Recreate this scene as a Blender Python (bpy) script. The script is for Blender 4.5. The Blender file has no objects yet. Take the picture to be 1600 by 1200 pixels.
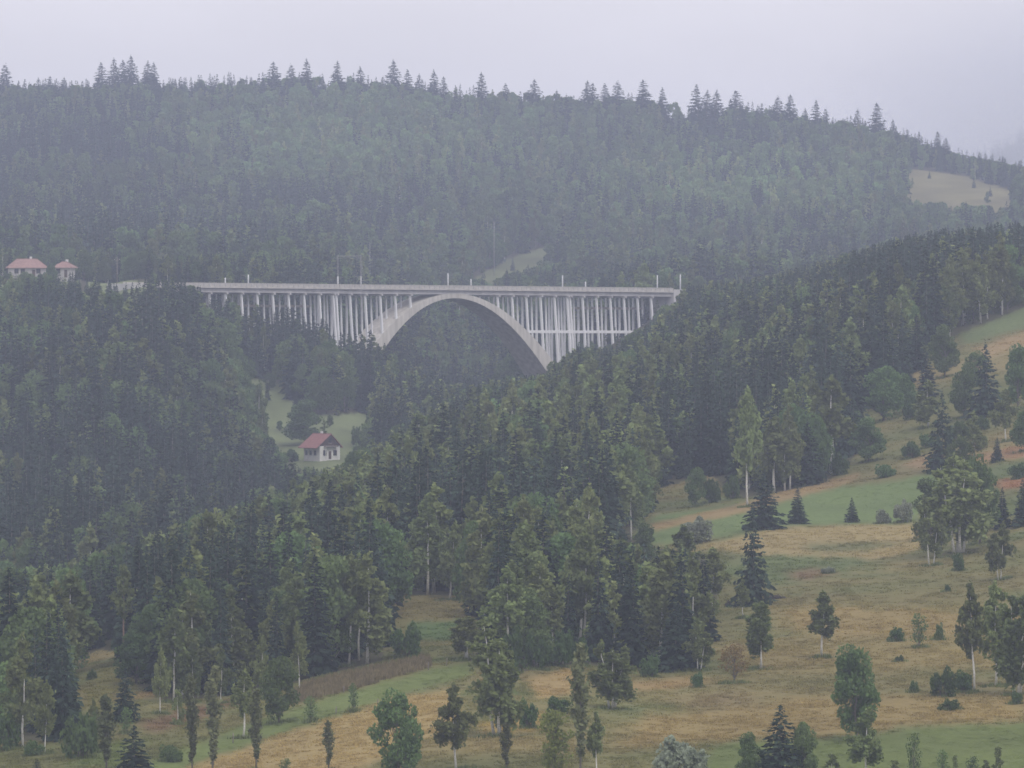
import bpy, math, random
import numpy as np

SC = bpy.context.scene
COL = SC.collection
PIX = 9.3e-5                      # radians for one pixel of the 1600 px wide frame
F = 1.0 / PIX
PITCH = math.atan(130 * PIX)      # the horizon lies at row 470 of 1200

# ------------------------------------------------------------------ camera
cam_data = bpy.data.cameras.new('camera')
cam_data.sensor_width = 36.0
cam_data.lens = 36.0 * F / 1600.0
cam_data.clip_start = 1.0
cam_data.clip_end = 20000.0
cam = bpy.data.objects.new('camera', cam_data)
cam.location = (0, 0, 0)
cam.rotation_euler = (math.pi / 2 - PITCH, 0, 0)
COL.objects.link(cam)
SC.camera = cam

# ------------------------------------------------------------------ sky
world = bpy.data.worlds.new('World')
SC.world = world
world.use_nodes = True
wn, wl = world.node_tree.nodes, world.node_tree.links
wn.clear()
w_out = wn.new('ShaderNodeOutputWorld')
w_bg = wn.new('ShaderNodeBackground')
w_sky = wn.new('ShaderNodeTexSky')
w_sky.sky_type = 'NISHITA'
w_sky.sun_disc = False
w_sky.sun_elevation = math.radians(52)
w_sky.sun_rotation = math.radians(150)
w_sky.dust_density = 4.0
w_sky.air_density = 1.5
w_tc = wn.new('ShaderNodeTexCoord')
w_map = wn.new('ShaderNodeMapping')
w_map.inputs['Scale'].default_value = (9.0, 9.0, 26.0)
w_noise = wn.new('ShaderNodeTexNoise')
w_noise.inputs['Scale'].default_value = 1.6
w_noise.inputs['Detail'].default_value = 4.0
w_ramp = wn.new('ShaderNodeValToRGB')
w_ramp.color_ramp.elements[0].position = 0.25
w_ramp.color_ramp.elements[0].color = (6.9, 6.68, 7.0, 1)
w_ramp.color_ramp.elements[1].position = 0.75
w_ramp.color_ramp.elements[1].color = (8.0, 7.75, 8.15, 1)
w_mix = wn.new('ShaderNodeMix')
w_mix.data_type = 'RGBA'
w_mix.inputs[0].default_value = 0.93        # a closed deck of cloud, a little of the blue behind it
wl.new(w_tc.outputs['Generated'], w_map.inputs['Vector'])
wl.new(w_map.outputs[0], w_noise.inputs['Vector'])
wl.new(w_noise.outputs['Fac'], w_ramp.inputs['Fac'])
wl.new(w_sky.outputs[0], w_mix.inputs[6])
wl.new(w_ramp.outputs[0], w_mix.inputs[7])
wl.new(w_mix.outputs[2], w_bg.inputs['Color'])
w_bg.inputs['Strength'].default_value = 0.136
wl.new(w_bg.outputs[0], w_out.inputs['Surface'])

sun_data = bpy.data.lights.new('sun', 'SUN')
sun_data.energy = 1.4
sun_data.angle = math.radians(25)
sun_data.color = (1.0, 0.96, 0.9)
sun = bpy.data.objects.new('sun', sun_data)
sun.rotation_euler = (math.radians(38), 0, math.radians(30))
sun.location = (0, 0, 500)
COL.objects.link(sun)

SC.view_settings.view_transform = 'Standard'
SC.view_settings.look = 'None'
SC.view_settings.exposure = 0.0
SC.view_settings.gamma = 1.0
SC.view_settings.use_curve_mapping = False
SC.render.engine = 'CYCLES'
SC.cycles.use_denoising = True
SC.cycles.max_bounces = 6
SC.cycles.diffuse_bounces = 3
SC.cycles.volume_bounces = 2
SC.cycles.filter_width = 1.6
HAZE_DENSITY = 1.46e-4
HAZE_COLOR = (0.69, 0.755, 1.0)

# ------------------------------------------------------------------ helpers
rng = np.random.default_rng(7)
random.seed(7)
CP, SP = math.cos(PITCH), math.sin(PITCH)


def slope_of(u, v):
    """x/y and z/y of the line of sight through a pixel."""
    cx, cz = (np.asarray(u, float) - 800) * PIX, (600 - np.asarray(v, float)) * PIX
    y = CP + cz * SP
    return cx / y, (cz * CP - SP) / y


def pixel_of(x, y, z):
    depth = y * CP - z * SP
    up = y * SP + z * CP
    return 800 + x / depth * F, 600 - up / depth * F


def at(u, v, d):
    sx, sz = slope_of(u, v)
    return np.array([sx * d, d, sz * d])


def hash2(ix, iy, seed):
    h = (ix.astype(np.int64) * 374761393 + iy.astype(np.int64) * 668265263 + seed * 974711) & 0x7fffffff
    h = ((h ^ (h >> 13)) * 1274126177) & 0x7fffffff
    return ((h ^ (h >> 16)) & 0xffff) / 65535.0


def vnoise(x, y, seed=0):
    x, y = np.asarray(x, float), np.asarray(y, float)
    ix, iy = np.floor(x), np.floor(y)
    fx, fy = x - ix, y - iy
    fx, fy = fx * fx * (3 - 2 * fx), fy * fy * (3 - 2 * fy)
    a, b = hash2(ix, iy, seed), hash2(ix + 1, iy, seed)
    c, d = hash2(ix, iy + 1, seed), hash2(ix + 1, iy + 1, seed)
    return (a * (1 - fx) + b * fx) * (1 - fy) + (c * (1 - fx) + d * fx) * fy


def fbm(x, y, seed=0, n=4):
    s, a, t = 0, 0.5, 0
    for k in range(n):
        s = s + a * vnoise(x * 2 ** k, y * 2 ** k, seed + k)
        t += a
        a *= 0.5
    return s / t


def tag(o, label=None, cat=None, group=None, kind=None):
    if label:
        o['label'] = label
    if cat:
        o['category'] = cat
    if group:
        o['group'] = group
    if kind:
        o['kind'] = kind
    return o


def empty(name, loc=(0, 0, 0), rz=0.0):
    o = bpy.data.objects.new(name, None)
    o.empty_display_size = 0.5
    o.location = loc
    o.rotation_euler = (0, 0, rz)
    COL.objects.link(o)
    return o


def mesh_of(name, verts, faces, mats, mat_idx=None, smooth=False):
    me = bpy.data.meshes.new(name)
    me.from_pydata([tuple(map(float, v)) for v in verts], [], [tuple(map(int, f)) for f in faces])
    for m in (mats if isinstance(mats, (list, tuple)) else [mats]):
        me.materials.append(m)
    if mat_idx is not None:
        me.polygons.foreach_set('material_index', np.asarray(mat_idx, np.int32))
    if smooth:
        me.polygons.foreach_set('use_smooth', np.ones(len(me.polygons), bool))
    me.update()
    return me


def link(name, me, parent=None, loc=None):
    o = bpy.data.objects.new(name, me)
    COL.objects.link(o)
    if parent is not None:
        o.parent = parent
    if loc is not None:
        o.location = loc
    return o


class MB:
    """Collects boxes, prisms and tubes for one mesh."""
    def __init__(self):
        self.v, self.f = [], []

    def add(self, vs, fs):
        n = len(self.v)
        self.v += [tuple(map(float, p)) for p in vs]
        self.f += [tuple(i + n for i in f) for f in fs]
        return self

    def hexa(self, p):
        return self.add(p, [(0, 3, 2, 1), (4, 5, 6, 7), (0, 1, 5, 4), (1, 2, 6, 5), (2, 3, 7, 6), (3, 0, 4, 7)])

    def box(self, x0, x1, y0, y1, z0, z1):
        return self.hexa([(x0, y0, z0), (x1, y0, z0), (x1, y1, z0), (x0, y1, z0), (x0, y0, z1), (x1, y0, z1), (x1, y1, z1), (x0, y1, z1)])

    def tube(self, pts, rad, seg=7):
        pts = [np.array(p, float) for p in pts]
        n0 = len(self.v)
        for i, p in enumerate(pts):
            a = pts[max(i - 1, 0)]
            b = pts[min(i + 1, len(pts) - 1)]
            t = (b - a) / (np.linalg.norm(b - a) + 1e-9)
            ref = np.array([1., 0, 0]) if abs(t[2]) > 0.8 else np.array([0, 0, 1.])
            e1 = np.cross(t, ref)
            e1 /= np.linalg.norm(e1)
            e2 = np.cross(t, e1)
            for k in range(seg):
                q = p + rad[i] * (math.cos(2 * math.pi * k / seg) * e1 + math.sin(2 * math.pi * k / seg) * e2)
                self.v.append(tuple(map(float, q)))
        for i in range(len(pts) - 1):
            for k in range(seg):
                a, b = n0 + i * seg + k, n0 + i * seg + (k + 1) % seg
                self.f.append((a, b, b + seg, a + seg))
        self.f.append(tuple(n0 + k for k in range(seg))[::-1])
        self.f.append(tuple(n0 + (len(pts) - 1) * seg + k for k in range(seg)))
        return self

    def build(self, name, mat, parent=None, smooth=False):
        return link(name, mesh_of(name, self.v, self.f, mat, smooth=smooth), parent)


# ------------------------------------------------------------------ materials
def new_mat(name):
    m = bpy.data.materials.new(name)
    m.use_nodes = True
    m.node_tree.nodes.clear()
    return m, m.node_tree.nodes, m.node_tree.links


def rough_mat(name, c1, c2, scale=2.0, rough=0.85, bump=0.3, stretch=(1, 1, 1), detail=6, lo=0.3, hi=0.7):
    m, n, l = new_mat(name)
    out = n.new('ShaderNodeOutputMaterial')
    bs = n.new('ShaderNodeBsdfPrincipled')
    tc = n.new('ShaderNodeTexCoord')
    mp = n.new('ShaderNodeMapping')
    mp.inputs['Scale'].default_value = stretch
    no = n.new('ShaderNodeTexNoise')
    no.inputs['Scale'].default_value = scale
    no.inputs['Detail'].default_value = detail
    ra = n.new('ShaderNodeValToRGB')
    ra.color_ramp.elements[0].position = lo
    ra.color_ramp.elements[0].color = (*c1, 1)
    ra.color_ramp.elements[1].position = hi
    ra.color_ramp.elements[1].color = (*c2, 1)
    bu = n.new('ShaderNodeBump')
    bu.inputs['Strength'].default_value = bump
    bu.inputs['Distance'].default_value = 0.05
    bs.inputs['Roughness'].default_value = rough
    bs.inputs['Specular IOR Level'].default_value = 0.25
    l.new(tc.outputs['Object'], mp.inputs['Vector'])
    l.new(mp.outputs[0], no.inputs['Vector'])
    l.new(no.outputs['Fac'], ra.inputs['Fac'])
    l.new(ra.outputs[0], bs.inputs['Base Color'])
    l.new(no.outputs['Fac'], bu.inputs['Height'])
    l.new(bu.outputs[0], bs.inputs['Normal'])
    l.new(bs.outputs[0], out.inputs['Surface'])
    return m


def leaf_mat(name, c, hue_var=0.03, val_var=0.6, trans=0.55):
    """Foliage: every leaf, every tree and every stand differ a little in hue and value."""
    m, n, l = new_mat(name)
    out = n.new('ShaderNodeOutputMaterial')
    oi = n.new('ShaderNodeObjectInfo')
    ge = n.new('ShaderNodeNewGeometry')
    at_ = n.new('ShaderNodeAttribute')
    at_.attribute_type = 'INSTANCER'
    at_.attribute_name = 'tint'
    hs = n.new('ShaderNodeHueSaturation')
    hs.inputs['Color'].default_value = (*c, 1)

    def math_(op, a, b):
        q = n.new('ShaderNodeMath')
        q.operation = op
        for k, s in enumerate((a, b)):
            if isinstance(s, (int, float)):
                q.inputs[k].default_value = s
            else:
                l.new(s, q.inputs[k])
        return q.outputs[0]
    hue = math_('ADD', math_('MULTIPLY', oi.outputs['Random'], hue_var), 0.5 - hue_var / 2)
    r2 = math_('FRACT', math_('MULTIPLY', oi.outputs['Random'], 17.31), 0)
    val = math_('ADD', math_('MULTIPLY', r2, val_var), 1 - val_var / 2)
    val = math_('MULTIPLY', val, math_('ADD', math_('MULTIPLY', ge.outputs['Random Per Island'], 0.4), 0.8))
    val = math_('MULTIPLY', val, math_('ADD', at_.outputs['Fac'], 1.0))
    l.new(hue, hs.inputs['Hue'])
    l.new(val, hs.inputs['Value'])
    di = n.new('ShaderNodeBsdfDiffuse')
    tr = n.new('ShaderNodeBsdfTranslucent')
    mx = n.new('ShaderNodeAddShader')                          # a leaf lets through nearly as much light as it throws back
    sc = n.new('ShaderNodeVectorMath')
    sc.operation = 'SCALE'
    sc.inputs['Scale'].default_value = trans
    l.new(hs.outputs[0], di.inputs['Color'])
    l.new(hs.outputs[0], sc.inputs[0])
    l.new(sc.outputs[0], tr.inputs['Color'])
    l.new(di.outputs[0], mx.inputs[0])
    l.new(tr.outputs[0], mx.inputs[1])
    l.new(mx.outputs[0], out.inputs['Surface'])
    return m


M = {
    'birch_leaf': leaf_mat('birch_leaf', (0.124, 0.150, 0.060)),
    'broad_leaf': leaf_mat('broad_leaf', (0.084, 0.124, 0.048)),
    'bush_leaf': leaf_mat('bush_leaf', (0.060, 0.095, 0.036)),
    'poplar_leaf': leaf_mat('poplar_leaf', (0.110, 0.125, 0.062)),
    'willow_leaf': leaf_mat('willow_leaf', (0.170, 0.190, 0.140), val_var=0.3),
    'lime_leaf': leaf_mat('lime_leaf', (0.170, 0.190, 0.055), val_var=0.2),
    'rust_leaf': leaf_mat('rust_leaf', (0.160, 0.110, 0.050), val_var=0.2),
    'spruce_needle': leaf_mat('spruce_needle', (0.036, 0.056, 0.040), val_var=0.5, trans=0.25),
    'birch_bark': rough_mat('birch_bark', (0.16, 0.15, 0.14), (0.72, 0.70, 0.66), 3.0, 0.7, 0.2, (2, 2, 6), lo=0.30, hi=0.48),
    'grey_bark': rough_mat('grey_bark', (0.10, 0.09, 0.08), (0.22, 0.20, 0.17), 6.0, 0.9, 0.5, (4, 4, 1)),
    'pine_bark': rough_mat('pine_bark', (0.20, 0.13, 0.10), (0.38, 0.27, 0.21), 6.0, 0.9, 0.5, (4, 4, 1)),
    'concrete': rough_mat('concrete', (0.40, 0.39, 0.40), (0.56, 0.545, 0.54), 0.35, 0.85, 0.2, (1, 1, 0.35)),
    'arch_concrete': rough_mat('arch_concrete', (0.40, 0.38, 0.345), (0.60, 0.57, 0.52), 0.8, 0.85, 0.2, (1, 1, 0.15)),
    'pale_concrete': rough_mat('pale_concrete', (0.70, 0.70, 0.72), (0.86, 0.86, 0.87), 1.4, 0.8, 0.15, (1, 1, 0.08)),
    'deck_concrete': rough_mat('deck_concrete', (0.42, 0.40, 0.375), (0.58, 0.55, 0.51), 0.9, 0.9, 0.3, (0.6, 0.6, 1.4)),
    'ballast': rough_mat('ballast', (0.14, 0.12, 0.10), (0.27, 0.24, 0.21), 14.0, 0.95, 0.8),
    'rail_steel': rough_mat('rail_steel', (0.12, 0.08, 0.06), (0.2, 0.15, 0.12), 5.0, 0.6, 0.1),
    'mast_paint': rough_mat('mast_paint', (0.60, 0.61, 0.63), (0.76, 0.77, 0.78), 1.5, 0.5, 0.05),
    'mast_grey': rough_mat('mast_grey', (0.26, 0.25, 0.26), (0.36, 0.35, 0.35), 1.5, 0.6, 0.05),
    'plaster': rough_mat('plaster', (0.62, 0.60, 0.58), (0.76, 0.75, 0.73), 0.8, 0.9, 0.1),
    'plaster_dull': rough_mat('plaster_dull', (0.36, 0.34, 0.33), (0.50, 0.48, 0.47), 0.8, 0.9, 0.1),
    'roof_red': rough_mat('roof_red', (0.21, 0.095, 0.088), (0.31, 0.150, 0.138), 1.2, 0.75, 0.3, (1, 1, 1)),
    'roof_pale': rough_mat('roof_pale', (0.24, 0.145, 0.13), (0.34, 0.215, 0.19), 1.0, 0.8, 0.3),
    'timber_dark': rough_mat('timber_dark', (0.05, 0.03, 0.022), (0.11, 0.065, 0.045), 4.0, 0.8, 0.3, (1, 1, 0.2)),
    'timber_grey': rough_mat('timber_grey', (0.16, 0.14, 0.12), (0.30, 0.27, 0.24), 6.0, 0.9, 0.3, (3, 3, 0.4)),
    'window_glass': rough_mat('window_glass', (0.02, 0.022, 0.026), (0.035, 0.038, 0.045), 1.0, 0.12, 0.0),
    'twig_dark': rough_mat('twig_dark', (0.045, 0.038, 0.032), (0.10, 0.085, 0.07), 5.0, 0.9, 0.4),
}

# ------------------------------------------------------------------ terrain
# each column of sight: depth in metres : row of the ground there (a negative number under -2 with 'z' is a height)
COLS = {
    0: [(780, 1200), (850, 1140), (950, 1085), (1050, 1045), (1250, 1000), (1450, 900), (1600, 800), (1750, 690), (1900, 580), (2050, 500), (2200, 437), (2400, 432), (2800, 410), (3300, 318), (3800, 215), (4100, 178), (4400, 215)],
    200: [(770, 1200), (850, 1110), (950, 1042), (1050, 990), (1200, 975), (1300, 940), (1500, 845), (1650, 715), (1800, 600), (1950, 500), (2030, 450), (2200, 446), (2400, 440), (2800, 410), (3300, 310), (3800, 200), (4100, 160), (4400, 205)],
    400: [(770, 1200), (830, 1125), (930, 1045), (1050, 965), (1200, 895), (1400, 940), (1550, 880), (1750, 755), (1850, 690), (2000, 605), (2150, 525), (2300, 465), (2600, 442), (3000, 390), (3600, 260), (4050, 165), (4400, 210)],
    500: [(765, 1200), (850, 1085), (950, 1012), (1100, 935), (1250, 865), (1400, 835), (1600, 800), (1750, 738), (1800, 719), (1900, 665), (2050, 590), (2150, 550), (2300, 495), (2600, 446), (3000, 390), (3600, 260), (4050, 165), (4400, 210)],
    600: [(755, 1200), (850, 1075), (950, 985), (1020, 935), (1200, 855), (1450, 790), (1650, 770), (1800, 725), (1950, 665), (2120, 605), (2300, 585), (2500, 525), (2700, 480), (2900, 440), (3200, 370), (3650, 255), (4050, 168), (4400, 215)],
    800: [(745, 1200), (850, 1062), (950, 978), (1150, 850), (1350, 765), (1600, 690), (1800, 650), (2000, 690), (2180, 640), (2350, 610), (2500, 560), (2700, 500), (2900, 452), (3200, 378), (3650, 265), (4020, 187), (4400, 235)],
    1000: [(745, 1200), (850, 1075), (960, 985), (1090, 880), (1200, 808), (1350, 735), (1600, 640), (1800, 590), (1950, 575), (2200, 515), (2300, 500), (2500, 500), (2750, 480), (2950, 430), (3300, 350), (3700, 260), (4000, 196), (4400, 250)],
    1200: [(750, 1200), (820, 1105), (1000, 930), (1130, 820), (1250, 757), (1450, 655), (1650, 575), (1850, 522), (2100, 492), (2300, 468), (2500, 478), (2800, 455), (3200, 368), (3600, 285), (3950, 217), (4350, 270)],
    1400: [(745, 1200), (805, 1115), (1000, 915), (1150, 805), (1220, 745), (1400, 615), (1600, 505), (1780, 462), (2050, 460), (2300, 462), (2600, 478), (2900, 425), (3300, 345), (3550, 300), (3900, 245), (4300, 300)],
    1600: [(740, 1200), (790, 1130), (1000, 900), (1200, 720), (1420, 560), (1500, 510), (1700, 437), (2000, 455), (2300, 468), (2600, 470), (2900, 420), (3200, 370), (3450, 318), (3800, 292), (4250, 340)],
}
PTS = []
for u, rows in COLS.items():
    for d, v in rows:
        PTS.append((u, d, float(at(u, v, d)[2])))
    PTS.append((u, 480, -60.0))
    PTS.append((u, 5000, 8.0 if u < 1300 else -15.0))
    PTS.append((u, 6200, 60.0 if u < 1300 else {1400: 70.0, 1600: 128.0}[u]))
    PTS.append((u, 9000, 20.0))
for u0, u1 in ((0, -900), (1600, 2500)):
    for d, v in COLS[u0]:
        z = float(at(u0, v, d)[2])
        PTS.append((u1, d, z + (8.0 if u1 > 0 and d < 2200 else 0)))
    for d, z in [(480, -60.0), (5000, 0.0), (6200, 150.0 if u1 > 0 else 60.0), (9000, 20.0)]:
        PTS.append((u1, d, z))
# under the viaduct: feet of the arch, abutments
for u, v, d in ((565, 600, 2110), (858, 612, 2186), (740, 712, 2190), (235, 449, 2030), (1090, 460, 2262), (1020, 500, 2222), (930, 555, 2215), (885, 590, 2197), (526, 578, 2102), (431, 548, 2083), (336, 490, 2055)):
    PTS.append((u, d, float(at(u, v, d)[2])))
PTS = np.array(PTS)


def warp(u, d):
    return np.stack([np.asarray(u, float) / 300.0, np.log(np.asarray(d, float)) * 4.0], -1)


def tps(r2):
    return 0.5 * r2 * np.log(r2 + 1e-12)


_c = warp(PTS[:, 0], PTS[:, 1])
_n = len(_c)
_r2 = ((_c[:, None] - _c[None]) ** 2).sum(-1)
_A = np.zeros((_n + 3, _n + 3))
_A[:_n, :_n] = tps(_r2) + np.eye(_n) * 1e-3
_A[:_n, _n] = 1
_A[:_n, _n + 1:] = _c
_A[_n:, :_n] = _A[:_n, _n:].T
_w = np.linalg.solve(_A, np.concatenate([PTS[:, 2], np.zeros(3)]))


def ground_ud(u, d):
    q = warp(u, d).reshape(-1, 2)
    out = np.empty(len(q))
    for i in range(0, len(q), 20000):
        c = q[i:i + 20000]
        r2 = ((c[:, None] - _c[None]) ** 2).sum(-1)
        out[i:i + 20000] = tps(r2) @ _w[:_n] + _w[_n] + c @ _w[_n + 1:]
    return out.reshape(np.shape(u))


def ground_xy(x, y):
    return ground_ud(800 + np.asarray(x, float) / np.asarray(y, float) * F * CP, y)


GU = np.concatenate([np.linspace(-4500, -490, 36), np.arange(-460, 2061, 6.0), np.linspace(2090, 6100, 36)])
GD = np.concatenate([np.geomspace(4, 640, 40)[:-1], 640 * np.exp(np.arange(0, 1 + math.log(4500 / 640) / 0.0045) * 0.0045), np.geomspace(4560, 9000, 40)])
UU, DD = np.meshgrid(GU, GD, indexing='ij')
ZZ = ground_ud(np.clip(UU, -900, 2500), DD)
_near = np.interp(GD, [0, 30, 100, 250, 480, 640], [-1.7, -5.0, -17.0, -45.0, -59.0, -59.0])
_k = np.clip((GD - 480) / 200.0, 0, 1)
_k = _k * _k * (3 - 2 * _k)
ZZ = ZZ * _k[None] + _near[None] * (1 - _k[None])
ZZ += (fbm(UU * DD * PIX / 22.0 + 50, DD / 22.0, 3) - 0.5) * np.clip(DD / 900, 0, 1.2) * 1.2
XX = (UU - 800) * PIX / CP * DD
_, VV = pixel_of(XX, DD, ZZ)


def _bil(G, u, d):
    i = np.clip(np.searchsorted(GU, u) - 1, 0, len(GU) - 2)
    j = np.clip(np.searchsorted(GD, d) - 1, 0, len(GD) - 2)
    a = (u - GU[i]) / (GU[i + 1] - GU[i])
    b = (d - GD[j]) / (GD[j + 1] - GD[j])
    return (G[i, j] * (1 - a) + G[i + 1, j] * a) * (1 - b) + (G[i, j + 1] * (1 - a) + G[i + 1, j + 1] * a) * b


def gz(x, y):
    x, y = np.asarray(x, float), np.asarray(y, float)
    return _bil(ZZ, 800 + x / y * F * CP, y)


def hit(u, v, dmin=640.0, dmax=1e9):
    """First ground depth whose row reaches v along column u."""
    i = int(np.clip(np.searchsorted(GU, u) - 1, 0, len(GU) - 2))
    a = (u - GU[i]) / (GU[i + 1] - GU[i])
    col = VV[i] * (1 - a) + VV[i + 1] * a
    ok = np.where((GD >= dmin) & (GD <= dmax) & (col <= v))[0]
    if not len(ok):
        j = int(np.argmin(np.where((GD >= dmin) & (GD <= dmax), np.abs(col - v), 1e9)))
        return GD[j]
    j = ok[0]
    if j == 0 or GD[j - 1] < dmin:
        return GD[j]
    t = (col[j - 1] - v) / (col[j - 1] - col[j] + 1e-9)
    return GD[j - 1] + float(np.clip(t, 0, 1)) * (GD[j] - GD[j - 1])


def inside(u, v, poly):
    u, v = np.asarray(u, float), np.asarray(v, float)
    res = np.zeros(u.shape, bool)
    n = len(poly)
    for i in range(n):
        x0, y0 = poly[i]
        x1, y1 = poly[(i + 1) % n]
        if y0 == y1:
            continue
        cross = ((y0 > v) != (y1 > v)) & (u < (x1 - x0) * (v - y0) / (y1 - y0) + x0)
        res ^= cross
    return res


# ---- land use, as rows and columns of the ground that carries it
OPEN = [(-300, 1168), (112, 1156), (112, 1040), (150, 1016), (200, 1020), (214, 1072), (270, 1100), (400, 1080), (470, 1064), (596, 1034), (602, 1000), (604, 930), (740, 930), (752, 990), (765, 1040), (800, 1052), (900, 1037), (1000, 1046), (1060, 1048), (1112, 990), (1122, 938), (1130, 880), (1050, 864), (985, 838), (1015, 802), (1015, 768), (1110, 742), (1160, 779), (1280, 758), (1312, 739), (1335, 715), (1328, 640), (1335, 600), (1372, 652), (1420, 605), (1440, 555), (1500, 522), (1600, 480), (1800, 440), (2700, 400), (2700, 1500), (-1000, 1500), (-1000, 1190)]
NEAR_LIMIT = ([-300, 0, 400, 600, 740, 1000, 1300, 1600, 2700], [960, 1000, 1040, 1080, 1100, 1330, 1450, 1640, 1700])
GLADES = [
    ([(365, 592), (425, 590), (490, 650), (575, 645), (584, 705), (550, 738), (465, 738), (425, 705), (385, 655)], 1640, 2080),
    ([(130, 430), (228, 440), (235, 466), (150, 470)], 1850, 2250),
    ([(-60, 432), (125, 432), (125, 452), (-60, 452)], 1950, 2330),
    ([(722, 446), (800, 402), (895, 374), (902, 402), (850, 432), (810, 462), (728, 485)], 2460, 3400),
    ([(1405, 345), (1418, 256), (1480, 268), (1585, 300), (1582, 350), (1500, 360)], 2950, 3750),
    ([(1032, 196), (1128, 198), (1134, 232), (1038, 232)], 3300, 4100),
]


def is_open(u, v, d):
    near = (d < np.interp(u, *NEAR_LIMIT)) & inside(u, v, OPEN)
    for poly, d0, d1 in GLADES:
        near |= inside(u, v, poly) & (d > d0) & (d < d1)
    return near


OLIVE, TAN, GREEN = (0.185, 0.190, 0.085), (0.310, 0.255, 0.135), (0.150, 0.200, 0.085)
CROPS = [
    ([(975, 848), (1020, 806), (1170, 784), (1300, 762), (1480, 735), (1485, 760), (1430, 816), (1250, 822), (1040, 852)], (0.190, 0.265, 0.115), 5),
    ([(1000, 822), (1150, 789), (1260, 757), (1345, 738), (1345, 750), (1160, 802), (1010, 832)], (0.40, 0.29, 0.17), 3),
    ([(1040, 868), (1200, 826), (1430, 818), (1450, 852), (1390, 874), (1200, 870), (1110, 856)], (0.43, 0.345, 0.195), 4),
    ([(1255, 852), (1340, 846), (1420, 848), (1340, 862), (1265, 862)], (0.21, 0.215, 0.105), 6),
    ([(1120, 882), (1200, 868), (1330, 872), (1400, 884), (1290, 898), (1240, 912), (1110, 905)], (0.160, 0.205, 0.090), 9),
    ([(1230, 892), (1290, 886), (1310, 900), (1240, 908)], (0.27, 0.19, 0.12), 6),
    ([(1200, 938), (1600, 948), (1600, 1000), (1300, 1000), (1215, 985)], (0.360, 0.275, 0.135), 16),
    ([(1180, 960), (1280, 925), (1560, 930), (1600, 938), (1600, 944), (1300, 944)], (0.245, 0.215, 0.105), 8),
    ([(1120, 1010), (1600, 1000), (1600, 1045), (1180, 1050)], (0.33, 0.265, 0.13), 14),
    ([(930, 1075), (1060, 1058), (1120, 1062), (1040, 1080)], (0.40, 0.29, 0.155), 6),
    ([(1000, 1118), (1300, 1085), (1600, 1095), (1600, 1128), (1440, 1130), (1370, 1148), (1140, 1158), (960, 1172)], (0.36, 0.275, 0.135), 10),
    ([(1060, 1095), (1160, 1082), (1190, 1100), (1080, 1112)], (0.26, 0.205, 0.115), 10),
    ([(1090, 1190), (1120, 1163), (1380, 1150), (1425, 1136), (1620, 1130), (1700, 1400), (900, 1400), (1040, 1206)], (0.178, 0.228, 0.080), 5),
    ([(440, 1104), (480, 1068), (662, 1028), (672, 1042), (550, 1078)], (0.195, 0.150, 0.085), 4),
    ([(215, 1200), (330, 1152), (460, 1106), (672, 1044), (745, 1034), (738, 1056), (600, 1092), (450, 1143), (300, 1192), (260, 1230)], (0.205, 0.262, 0.098), 5),
    ([(270, 1230), (300, 1196), (450, 1146), (600, 1096), (712, 1074), (720, 1140), (650, 1160), (600, 1186), (480, 1230)], (0.44, 0.335, 0.175), 5),
    ([(200, 1092), (262, 1062), (310, 1068), (250, 1088)], (0.40, 0.285, 0.16), 4),
    ([(210, 1130), (330, 1098), (380, 1092), (330, 1120), (240, 1146)], (0.23, 0.155, 0.10), 6),
    ([(130, 1070), (165, 1042), (195, 1048), (190, 1075), (150, 1110), (128, 1110)], (0.26, 0.245, 0.10), 6),
    ([(90, 1200), (140, 1168), (230, 1150), (190, 1200)], (0.165, 0.205, 0.08), 6),
    ([(612, 932), (740, 932), (740, 966), (640, 972)], (0.26, 0.225, 0.11), 5),
    ([(640, 974), (735, 968), (720, 1000), (650, 1002)], (0.130, 0.200, 0.085), 4),
    ([(822, 1060), (905, 1040), (905, 1082), (840, 1094)], (0.44, 0.325, 0.175), 4),
    ([(745, 1130), (850, 1110), (846, 1140), (760, 1150)], (0.42, 0.315, 0.13), 5),
    ([(1340, 745), (1460, 712), (1480, 736), (1330, 760)], (0.25, 0.22, 0.115), 5),
    ([(1408, 725), (1450, 710), (1465, 716), (1440, 735)], (0.36, 0.255, 0.165), 4),
    ([(1525, 712), (1620, 690), (1620, 712), (1530, 722)], (0.41, 0.255, 0.165), 3),
    ([(1555, 752), (1620, 738), (1620, 762), (1560, 764)], (0.40, 0.215, 0.135), 3),
    ([(1535, 730), (1620, 718), (1620, 738), (1545, 746)], (0.16, 0.20, 0.10), 4),
    ([(1495, 525), (1620, 470), (1620, 506), (1510, 538)], (0.20, 0.255, 0.125), 4),
    ([(1520, 545), (1620, 512), (1620, 535), (1540, 560)], (0.41, 0.30, 0.18), 4),
    ([(1325, 600), (1345, 600), (1340, 655), (1325, 650)], (0.33, 0.28, 0.15), 4),
    ([(1405, 585), (1445, 570), (1455, 598), (1420, 605)], (0.37, 0.30, 0.16), 5),
]


def soft(u, v, poly, feather):
    """Share of nine jittered samples that lie in the field: a feathered edge."""
    s = 0.0
    wob = (fbm(u / 23.0, v / 9.0, 41) - 0.5) * feather * 2.2
    for dx in (-1, 0, 1):
        for dy in (-1, 0, 1):
            s = s + inside(u + dx * feather * 1.6 + wob, v + dy * feather * 0.55 + wob * 0.6, poly)
    return s / 9.0


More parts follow.
